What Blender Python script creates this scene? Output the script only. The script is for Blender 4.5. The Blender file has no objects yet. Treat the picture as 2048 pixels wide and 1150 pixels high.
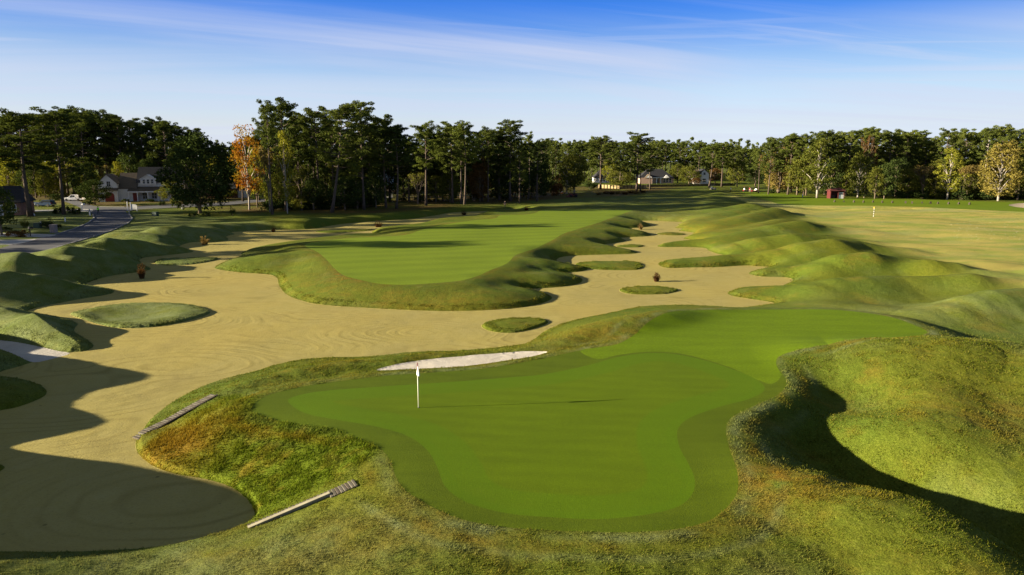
import bpy, bmesh, math, random
import numpy as np
from mathutils import Vector, Matrix

random.seed(7)
RNG = np.random.default_rng(7)
SC = bpy.context.scene
COL = SC.collection
R = math.radians

# ------------------------------------------------------------------ camera
CAM_H = 12.6                       # metres above the waste-bunker sand
FPX = 1384.0                       # focal length in px of the 2048 px wide photograph
PITCH = math.atan((575.0 - 322.0) / FPX)
cam_d = bpy.data.cameras.new("camera")
cam = bpy.data.objects.new("camera", cam_d)
COL.objects.link(cam)
cam_d.sensor_width = 36.0
cam_d.lens = 36.0 * FPX / 2048.0
cam_d.clip_start = 0.5
cam_d.clip_end = 20000.0
cam.location = (0, 0, CAM_H)
cam.rotation_euler = (R(90) - PITCH, 0, 0)
SC.camera = cam

# ------------------------------------------------------------------ light
SUN_EL = R(12.5)
SUN_AZ_TRAVEL = R(6.5)            # light travels towards +x, a little towards +y
sun_d = bpy.data.lights.new("sun", 'SUN')
sun_d.energy = 5.0
sun_d.angle = R(0.55)
sun_d.color = (1.0, 0.86, 0.63)
sun = bpy.data.objects.new("sun", sun_d)
COL.objects.link(sun)
travel = Vector((math.cos(SUN_EL) * math.cos(SUN_AZ_TRAVEL), math.cos(SUN_EL) * math.sin(SUN_AZ_TRAVEL), -math.sin(SUN_EL)))
sun.rotation_euler = travel.to_track_quat('-Z', 'Y').to_euler()
sun.location = (-60, -10, 60)

SC.view_settings.view_transform = 'Standard'
SC.view_settings.look = 'None'
SC.view_settings.exposure = 1.98
SC.view_settings.gamma = 1.0

world = bpy.data.worlds.new("World")
SC.world = world
world.use_nodes = True
nt = world.node_tree
nt.nodes.clear()


def N(nt, kind, **kw):
    n = nt.nodes.new(kind)
    for k, v in kw.items():
        if k == 'inp':
            for kk, vv in v.items():
                n.inputs[kk].default_value = vv
        else:
            setattr(n, k, v)
    return n


def L(nt, a, b):
    nt.links.new(a, b)


def MATH(nt, op, a, b=None, c=None, clamp=False):
    n = nt.nodes.new('ShaderNodeMath')
    n.operation = op
    n.use_clamp = clamp
    for i, v in enumerate((a, b, c)):
        if v is None:
            continue
        if isinstance(v, (int, float)):
            n.inputs[i].default_value = v
        else:
            nt.links.new(v, n.inputs[i])
    return n.outputs[0]


def RAMP(nt, fac, stops, interp='LINEAR'):
    n = nt.nodes.new('ShaderNodeValToRGB')
    cr = n.color_ramp
    cr.interpolation = interp
    while len(cr.elements) < len(stops):
        cr.elements.new(0.5)
    for e, (p, c) in zip(cr.elements, stops):
        e.position = p
        if isinstance(c, (int, float)):
            c = (c, c, c)
        e.color = (c[0], c[1], c[2], 1)
    nt.links.new(fac, n.inputs[0])
    return n.outputs[0]


def MIX(nt, fac, a, b, mode='MIX'):
    n = nt.nodes.new('ShaderNodeMix')
    n.data_type = 'RGBA'
    n.blend_type = mode
    for s, v in ((n.inputs[0], fac), (n.inputs[6], a), (n.inputs[7], b)):
        if isinstance(v, (int, float)):
            s.default_value = v
        elif isinstance(v, tuple):
            s.default_value = (v[0], v[1], v[2], 1)
        else:
            nt.links.new(v, s)
    return n.outputs[2]


def NOISE(nt, vec, scale, detail=3.0, rough=0.55, dist=0.0):
    n = nt.nodes.new('ShaderNodeTexNoise')
    n.inputs['Scale'].default_value = scale
    n.inputs['Detail'].default_value = detail
    n.inputs['Roughness'].default_value = rough
    n.inputs['Distortion'].default_value = dist
    if vec is not None:
        nt.links.new(vec, n.inputs['Vector'])
    return n.outputs[0]


# sky: Nishita, graded with height above the horizon, and thin cirrus streaks
sky = N(nt, 'ShaderNodeTexSky', sky_type='NISHITA', sun_disc=False)
sky.sun_elevation = SUN_EL
# blender: rotation 0 = +y, positive turns clockwise seen from above; the sun stands at -travel
sky.sun_rotation = math.atan2(-travel.x, -travel.y)
sky.altitude = 0
sky.air_density = 1.0
sky.dust_density = 0.6
sky.ozone_density = 2.0
tc = N(nt, 'ShaderNodeTexCoord')
sep = N(nt, 'ShaderNodeSeparateXYZ')
L(nt, tc.outputs['Generated'], sep.inputs[0])
el = MATH(nt, 'MULTIPLY', sep.outputs[2], 1.0, clamp=True)      # sine of the height above the horizon
SKY_STOPS = [(0.0, (0.90, 1.08, 2.12)), (0.017, (0.90, 1.06, 1.95)), (0.05, (0.94, 0.93, 1.32)), (0.097, (0.90, 0.90, 1.15)),
             (0.136, (0.66, 0.75, 1.08)), (0.175, (0.30, 0.53, 1.08)), (0.206, (0.15, 0.42, 1.10)), (0.26, (0.10, 0.34, 1.05)), (0.36, (0.60, 0.50, 0.62)),
             (0.50, (1.0, 0.74, 0.55))]
grade = RAMP(nt, el, SKY_STOPS)
skyc = MIX(nt, 1.0, sky.outputs[0], grade, 'MULTIPLY')
skyc = MIX(nt, 1.0, skyc, RAMP(nt, MATH(nt, 'ABSOLUTE', sep.outputs[0]), [(0.0, 1.0), (0.30, 0.95), (0.62, 0.74), (1.0, 0.74)]), 'MULTIPLY')
den = MATH(nt, 'ADD', MATH(nt, 'MAXIMUM', sep.outputs[2], 0.0), 0.06)
comb = N(nt, 'ShaderNodeCombineXYZ')
L(nt, MATH(nt, 'DIVIDE', sep.outputs[0], den), comb.inputs[0])
L(nt, MATH(nt, 'DIVIDE', sep.outputs[1], den), comb.inputs[1])
cloud = None
for (rz, sc_, loc, scale, lo, hi, amp, zlo, zhi, xlo, xhi) in (
        (R(-30), (0.085, 0.55, 1), (3.1, 2.4, 0), 1.0, 0.40, 0.80, 0.85, 0.07, 0.17, -0.9, 0.30),
        (R(12), (0.08, 0.9, 1), (8.2, 5.1, 0), 1.7, 0.46, 0.80, 0.60, 0.07, 0.26, 0.02, 0.9),
        (R(-8), (0.06, 0.5, 1), (1.2, 9.4, 0), 1.3, 0.28, 0.74, 0.75, 0.03, 0.14, -0.9, 0.9),
        (R(-16), (0.12, 1.3, 1), (5.5, 3.3, 0), 2.0, 0.48, 0.78, 0.55, 0.06, 0.17, -0.9, 0.9)):
    mp = N(nt, 'ShaderNodeMapping')
    mp.inputs['Rotation'].default_value = (0, 0, rz)
    L(nt, comb.outputs[0], mp.inputs['Vector'])
    mq = N(nt, 'ShaderNodeMapping')
    mq.inputs['Scale'].default_value = sc_
    mq.inputs['Location'].default_value = loc
    L(nt, mp.outputs[0], mq.inputs['Vector'])
    n1 = NOISE(nt, mq.outputs[0], scale, 6.0, 0.56, 0.9)
    band = RAMP(nt, el, [(max(zlo - 0.03, 0), 0.0), (zlo + 0.01, 1.0), (zhi - 0.02, 1.0), (zhi + 0.05, 0.0)])
    xb = MATH(nt, 'ADD', sep.outputs[0], 1.0)
    side = RAMP(nt, MATH(nt, 'MULTIPLY', xb, 0.5), [((xlo + 0.9) / 2, 0.0), ((xlo + 1.1) / 2, 1.0), ((xhi + 0.9) / 2, 1.0), ((xhi + 1.1) / 2, 0.0)])
    c = MATH(nt, 'MULTIPLY', RAMP(nt, n1, [(lo, 0.0), (hi, 1.0)], 'EASE'), MATH(nt, 'MULTIPLY', MATH(nt, 'MULTIPLY', band, side), amp))
    cloud = c if cloud is None else MATH(nt, 'MAXIMUM', cloud, c)
skyc = MIX(nt, cloud, skyc, (2.95, 3.15, 3.95))
bg = N(nt, 'ShaderNodeBackground')
bg.inputs['Strength'].default_value = 0.0572
L(nt, skyc, bg.inputs['Color'])
wo = N(nt, 'ShaderNodeOutputWorld')
L(nt, bg.outputs[0], wo.inputs['Surface'])

# ------------------------------------------------------------------ pixel of the photograph <-> point of the place
CT, ST = math.cos(PITCH), math.sin(PITCH)


def ray(px, py):
    u = (px - 1024.0) / FPX
    v = (575.0 - py) / FPX
    return np.array([u, CT + v * ST, -ST + v * CT])


def unp(px, py, z):
    d = ray(px, py)
    t = (z - CAM_H) / d[2]
    return np.array([d[0] * t, d[1] * t, z])


def smooth_closed(pts, k=4):
    p = np.asarray(pts, float)
    n = len(p)
    out = []
    for i in range(n):
        p0, p1, p2, p3 = p[i - 1], p[i], p[(i + 1) % n], p[(i + 2) % n]
        for j in range(k):
            t = j / k
            # centripetal-ish: plain Catmull-Rom with a little less tension
            out.append(0.5 * ((2 * p1) + (-p0 + p2) * t + (2 * p0 - 5 * p1 + 4 * p2 - p3) * t * t + (-p0 + 3 * p1 - 3 * p2 + p3) * t ** 3))
    return np.array(out)


def poly_px(pts, z=0.0, k=4):
    pts = smooth_closed(pts, k) if k > 1 else np.asarray(pts, float)
    return np.array([unp(a, b, z)[:2] for a, b in pts])


# ------------------------------------------------------------------ outlines traced on the ground
SAND = [(0, 1110), (117, 1109), (235, 1105), (333, 1095), (411, 1078), (470, 1060), (503, 1040), (509, 1021), (493, 997), (462, 974),
        (411, 958), (352, 948), (305, 931), (276, 906), (272, 882), (286, 860), (301, 839), (333, 813), (376, 788), (432, 765), (509, 745),
        (544, 734), (603, 722), (676, 717), (750, 715), (823, 707), (912, 704), (1000, 697), (1044, 691), (1073, 675), (1088, 663),
        (1118, 650), (1155, 640), (1206, 630), (1256, 619), (1293, 614), (1378, 612), (1466, 617), (1496, 615), (1535, 610), (1550, 607),
        (1535, 603), (1496, 597), (1470, 593), (1456, 588), (1460, 582), (1486, 576), (1535, 574), (1574, 575), (1566, 571), (1574, 567),
        (1586, 561), (1580, 556), (1558, 554), (1525, 553), (1498, 548), (1507, 542), (1531, 537), (1541, 534), (1515, 532.5), (1486, 531),
        (1437, 534), (1378, 535), (1339, 536), (1323, 533), (1317, 528), (1325, 523), (1359, 519), (1398, 517), (1449, 512), (1433, 507),
        (1417, 501), (1413, 497), (1398, 495), (1368, 494), (1323, 494), (1315, 491), (1329, 488), (1359, 486), (1398, 483), (1384, 480),
        (1367, 477), (1374, 473), (1388, 471), (1384, 467.5), (1390, 466), (1378, 464), (1357, 461), (1368, 458), (1349, 455), (1361, 452),
        (1355, 449), (1365, 444.5), (1339, 443), (1306, 441.3), (1266, 442.5), (1281, 446), (1303, 450.5), (1281, 455), (1243, 457.5),
        (1254, 461), (1281, 465), (1303, 469), (1293, 472.6), (1240, 475.5), (1253, 481), (1231, 486), (1203, 491), (1256, 500), (1276, 505),
        (1256, 508), (1181, 510), (1130, 512.7), (1113, 519), (1120, 525), (1150, 531), (1175, 538), (1160, 543), (1126, 546.5),
        (1150, 551.5), (1165, 559), (1155, 568), (1118, 574), (1052, 579), (1080, 585), (1103, 593), (1096, 602), (1055, 613), (980, 620),
        (880, 622), (776, 618), (650, 610), (600, 600), (572, 588), (558, 570), (554, 556), (538, 549), (483, 545), (438, 539), (430, 534),
        (447, 525), (480, 513), (484, 505), (500, 499), (550, 490), (613, 481), (650, 477), (700, 472), (751, 470.5), (752, 467.5), (743, 464),
        (758, 459), (826, 452.6), (863, 444), (905, 440), (938, 437.5), (951, 433), (973, 429), (1010, 426.5), (1032, 423), (1058, 419.5),
        (1046, 418), (1024, 417.5), (1002, 420), (961, 422.5), (905, 425), (876, 430), (850, 434), (826, 437.5), (771, 441), (746, 442.5),
        (676, 449), (630, 457), (590, 459), (550, 459), (488, 462.6), (455, 465), (470, 468), (452, 472.6), (457, 478), (450, 482), (420, 484),
        (380, 485), (357, 495), (388, 503), (339, 510), (289, 515), (279, 521), (285, 529), (302, 538), (277, 544), (226, 551), (187, 561),
        (172, 570), (205, 575), (228, 582), (215, 589), (164, 597.5), (103, 609), (64, 618), (56, 624), (82, 629), (133, 638.5), (155, 647),
        (150, 656), (150, 664), (171, 677.5), (187, 691), (171, 701.5), (137, 705), (110, 712), (69, 723), (34, 734), (0, 744), (2, 755),
        (20, 759), (59, 764), (88, 775), (89, 792), (39, 813), (0, 821), (-60, 836), (-130, 860), (-110, 895), (-40, 918), (4, 930), (4, 940),
        (-40, 955), (-170, 985), (-380, 1030), (-480, 1085), (-300, 1120), (-120, 1115)]
PATH = [(-70, 668), (0, 679), (34, 683), (80, 692), (113, 700), (140, 705), (112, 714), (69, 723), (36, 712), (0, 704), (-70, 690)]
ISLANDS = [
    [(139.5, 625), (156, 620), (195, 613), (246, 605.7), (308, 603.6), (369, 606.7), (406, 614), (420, 622), (400, 631), (359, 641.6),
     (297, 651), (236, 652), (195, 644), (164, 634)],
    [(308, 522), (314, 518.5), (328, 515.5), (390, 513.5), (425, 513), (436, 515), (424, 520), (377, 527), (325, 528)],
    [(963, 648), (980, 639), (1018, 633.5), (1068, 632.4), (1093, 637), (1093, 644), (1055, 657), (1018, 662), (980, 658)],
    [(1239, 577), (1256, 571.6), (1306, 570), (1343, 573), (1357, 578), (1333, 584.5), (1281, 586), (1251, 583)],
    [(1152, 525), (1181, 521.5), (1230, 520.5), (1270, 521), (1286, 528), (1281, 535), (1256, 538), (1193, 536.5), (1163, 531.5)],
    [(1233, 490), (1262, 487), (1288, 489), (1278, 492.5), (1246, 492.6)],
    [(1314, 465.5), (1342, 463), (1371, 466.5), (1355, 469), (1325, 468)],
    [(630, 461.5), (680, 459), (738, 457.5), (743, 459.5), (700, 462.5), (655, 464)],
]
BUNKER = [(752, 738), (779, 731), (823, 723.5), (882, 717), (970, 710.5), (1044, 705.5), (1095, 708), (1059, 719), (1000, 727), (926, 735.5),
          (838, 740), (779, 742)]
GREEN = [(576, 803), (597, 791), (647, 782), (735, 775), (837, 767.6), (941, 760), (1014, 754), (1088, 747.6), (1176, 730), (1235, 714),
         (1294, 706.5), (1353, 709), (1412, 722), (1470, 741), (1514, 760), (1529, 780), (1497, 798), (1441, 812), (1382, 833), (1359, 850.6),
         (1354, 868), (1360, 895), (1374, 920), (1389, 954), (1385, 985), (1357, 1011), (1304, 1027), (1248, 1035), (1190, 1038), (1117, 1034),
         (1026, 1027), (950, 1010), (907, 988), (886, 964), (874, 931), (853, 897), (813, 870), (752, 853), (676, 840), (610, 826)]
COLLAR = [(505, 812), (529, 794), (588, 776.5), (676, 763), (765, 752), (838, 746), (941, 739), (1020, 728), (1100, 713), (1176, 697.6),
          (1235, 688), (1268, 671), (1303, 650.6), (1353, 633), (1412, 624), (1500, 619.5), (1600, 618), (1666, 619.5), (1731.5, 626),
          (1786, 635), (1824, 648), (1853, 661), (1843, 670), (1770, 687), (1639, 704), (1565, 715), (1552, 730), (1572, 762), (1562, 785),
          (1517, 807), (1465, 832), (1452, 856), (1458, 893), (1474, 945), (1474, 985), (1444, 1024), (1400, 1050), (1335, 1064), (1248, 1069),
          (1117, 1063), (1011, 1056), (920, 1040), (859, 1013), (813, 983), (792, 952), (783, 925), (765, 900), (722, 879), (676, 860),
          (618, 850), (545, 837), (508, 826)]
APPROACH = [(1160, 701), (1200, 694), (1235, 688), (1268, 671), (1303, 650.6), (1353, 633), (1412, 624), (1500, 619.5), (1600, 618), (1666, 619.5), (1731.5, 626),
            (1786, 635), (1824, 648), (1853, 661), (1843, 670), (1770, 687), (1639, 704), (1565, 715), (1552, 730), (1562, 752), (1545, 768), (1520, 762), (1470, 739), (1412, 719.5),
            (1353, 706), (1294, 703.5), (1235, 710), (1195, 718)]
FAIRWAY = [(611, 492), (617, 485.5), (650, 481), (700, 475.6), (758, 473), (801, 471), (826, 466), (846, 459), (890, 449), (953, 440),
           (991, 436), (1002, 430), (1046, 429), (1071, 426), (1083, 420), (1120, 418.5), (1200, 419), (1262, 420), (1256, 424), (1236, 430),
           (1218, 437.5), (1188, 447.6), (1160, 456), (1126, 467.6), (1105, 480), (1080, 491), (1050, 502.7), (1030, 511), (1013, 526.5),
           (980, 541), (950, 553), (912, 562), (826, 568), (763, 567), (721, 560), (688, 551), (668, 535), (653, 519), (635, 504)]
ROAD = [(-160, 540), (-60, 508), (0, 494), (44, 481), (108, 467), (146.5, 456), (176, 445), (188, 436), (184, 428), (170, 422), (150, 413),
        (128, 404.5), (132, 401.5), (152, 403), (176, 411), (200, 416), (250, 416.5), (336, 412.5), (430, 408.5), (500, 402.5), (565, 398),
        (600, 398.5), (560, 403.5), (500, 408), (440, 413.5), (340, 417.5), (258, 422.5), (258, 430), (265, 437), (256, 445), (231, 456),
        (198, 467), (161, 478), (124.5, 489), (79, 501), (20, 516), (-60, 545)]
DRIVES = [[(-90, 466.5), (0, 464), (60, 465), (103, 466), (112, 467.5), (91, 471), (56, 471), (0, 470), (-90, 474)],
          [(-90, 480), (0, 477), (50, 476), (74, 475), (50, 482), (22, 487), (0, 486.5), (-90, 497)],
          [(62, 422), (110, 421), (178, 420), (186, 423), (175, 424.5), (110, 423.5), (62, 424.5)]]
TEE = [(1478, 384), (1520, 385), (1580, 389.5), (1650, 397), (1760, 398), (1900, 402), (2048, 407), (2300, 414), (2300, 432), (2048, 425),
       (1950, 421), (1800, 414), (1640, 412.5), (1568, 410), (1535, 402), (1500, 391)]
FARBUNKER = [(2017, 412), (2045, 407.5), (2120, 407), (2140, 416), (2060, 418)]
P = {
    'sand': [poly_px(SAND)], 'path': [poly_px(PATH, 0.05)], 'island': [poly_px(i, 0.15) for i in ISLANDS],
    'bunker': [poly_px(BUNKER, 1.05)], 'green': [poly_px(GREEN, 1.3)], 'collar': [poly_px(COLLAR, 1.3)],
    'fairway': [poly_px(FAIRWAY, 1.3)], 'approach': [poly_px(APPROACH, 1.3)], 'road': [poly_px(ROAD, 0.8)], 'drive': [poly_px(d, 0.85) for d in DRIVES],
    'tee': [poly_px(TEE, 1.3)], 'farbunker': [poly_px(FARBUNKER, 1.3)],
}

# ------------------------------------------------------------------ grid: rows of constant y, columns of constant x / y
ys = [4.0]
while ys[-1] < 9000:
    y = ys[-1]
    if y < 14:
        dy = 0.2
    elif y < 230:
        dy = min(y * y * 1.55 / (FPX * 12.0), 0.34 + 0.0018 * y)
    elif y < 520:
        dy = 0.8 + (y - 230) * 0.006
    else:
        dy = y * 0.07
    ys.append(y + dy)
ys = np.array(ys)
ss = np.concatenate([np.linspace(-6, -2, 14, endpoint=False), np.linspace(-2, -1.0, 60, endpoint=False), np.linspace(-1.0, -0.79, 60, endpoint=False),
                     np.linspace(-0.79, 0.79, 1260), np.linspace(0.79, 1.0, 60)[1:], np.linspace(1.0, 2, 40)[1:], np.linspace(2, 6, 12)[1:]])
NY, NS = len(ys), len(ss)
GX = ys[:, None] * ss[None, :]
GY = np.repeat(ys[:, None], NS, 1)


def span(x0, x1, y0, y1):
    i0 = max(np.searchsorted(ys, y0) - 1, 0)
    i1 = min(np.searchsorted(ys, y1) + 1, NY)
    if i1 <= i0:
        return None
    ya, yb = max(ys[i0], 1e-3), max(ys[i1 - 1], 1e-3)
    sa = min(x0 / ya, x0 / yb)
    sb = max(x1 / ya, x1 / yb)
    j0 = max(np.searchsorted(ss, sa) - 1, 0)
    j1 = min(np.searchsorted(ss, sb) + 1, NS)
    if j1 <= j0:
        return None
    return slice(i0, i1), slice(j0, j1)


def sdf(polys, reach, X, Y, nearest=False):
    """signed distance (negative inside), exact within reach of the outline"""
    D = np.full(X.shape, float(reach * reach))
    IN = np.zeros(X.shape, bool)
    QX = X.copy() if nearest else None
    QY = Y.copy() if nearest else None
    for poly in polys:
        inside = np.zeros(X.shape, bool)
        n = len(poly)
        for k in range(n):
            ax, ay = poly[k]
            bx, by = poly[(k + 1) % n]
            sp = span(min(ax, bx) - reach, max(ax, bx) + reach, min(ay, by) - reach, max(ay, by) + reach)
            if sp is not None:
                x, y = X[sp], Y[sp]
                ex, ey = bx - ax, by - ay
                l2 = ex * ex + ey * ey + 1e-12
                t = np.clip(((x - ax) * ex + (y - ay) * ey) / l2, 0, 1)
                qx, qy = ax + t * ex, ay + t * ey
                d2 = (x - qx) ** 2 + (y - qy) ** 2
                if nearest:
                    m = d2 < D[sp]
                    QX[sp][m] = qx[m]
                    QY[sp][m] = qy[m]
                np.minimum(D[sp], d2, out=D[sp])
            lo, hi = min(ay, by), max(ay, by)
            i0 = max(np.searchsorted(ys, lo) - 2, 0)
            i1 = min(np.searchsorted(ys, hi) + 2, NY)
            if i1 > i0 and by != ay:
                x, y = X[i0:i1], Y[i0:i1]
                c = ((ay > y) != (by > y)) & (x < (bx - ax) * (y - ay) / (by - ay) + ax)
                inside[i0:i1] ^= c
        IN |= inside
    D = np.sqrt(D)
    D[IN] *= -1
    return (D, QX, QY) if nearest else D


_perm = np.random.default_rng(3).permutation(512)
_val = np.random.default_rng(4).random(512)


def vnoise(x, y, seed=0):
    xi, yi = np.floor(x).astype(int), np.floor(y).astype(int)
    fx, fy = x - xi, y - yi
    fx = fx * fx * (3 - 2 * fx)
    fy = fy * fy * (3 - 2 * fy)

    def h(a, b):
        return _val[(_perm[(_perm[(a + seed * 37) & 511] + b) & 511])]
    return (h(xi, yi) * (1 - fx) + h(xi + 1, yi) * fx) * (1 - fy) + (h(xi, yi + 1) * (1 - fx) + h(xi + 1, yi + 1) * fx) * fy - 0.5


def fbm(x, y, s, o=3, seed=0):
    r = np.zeros_like(x)
    a = 1.0
    for k in range(o):
        r += a * vnoise(x / s + 17.3 * k, y / s - 9.1 * k, seed + k)
        s *= 0.5
        a *= 0.5
    return r


def sstep(a, b, x):
    t = np.clip((x - a) / (b - a), 0, 1)
    return t * t * (3 - 2 * t)


# ------------------------------------------------------------------ relief: ridges (crest pixel, height), all heights above the sand
def rg(w, *pts):
    return [tuple(unp(a, b, h * HS)) for a, b, h in pts], w * WS


def rr(w, *pts):
    q = [tuple(unp(a, b, h * 0.90)) for a, b, h in pts]
    x, y, z = q[-1]
    return q + [(x + 5.0, y - 1.2, z * 0.72), (x + 11.0, y - 3.0, z * 0.30)], w * 0.96


def rl(w, *pts):
    return [tuple(unp(a, b, h * 1.18)) for a, b, h in pts], w * 0.93


HS, WS = 0.95, 1.04


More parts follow.
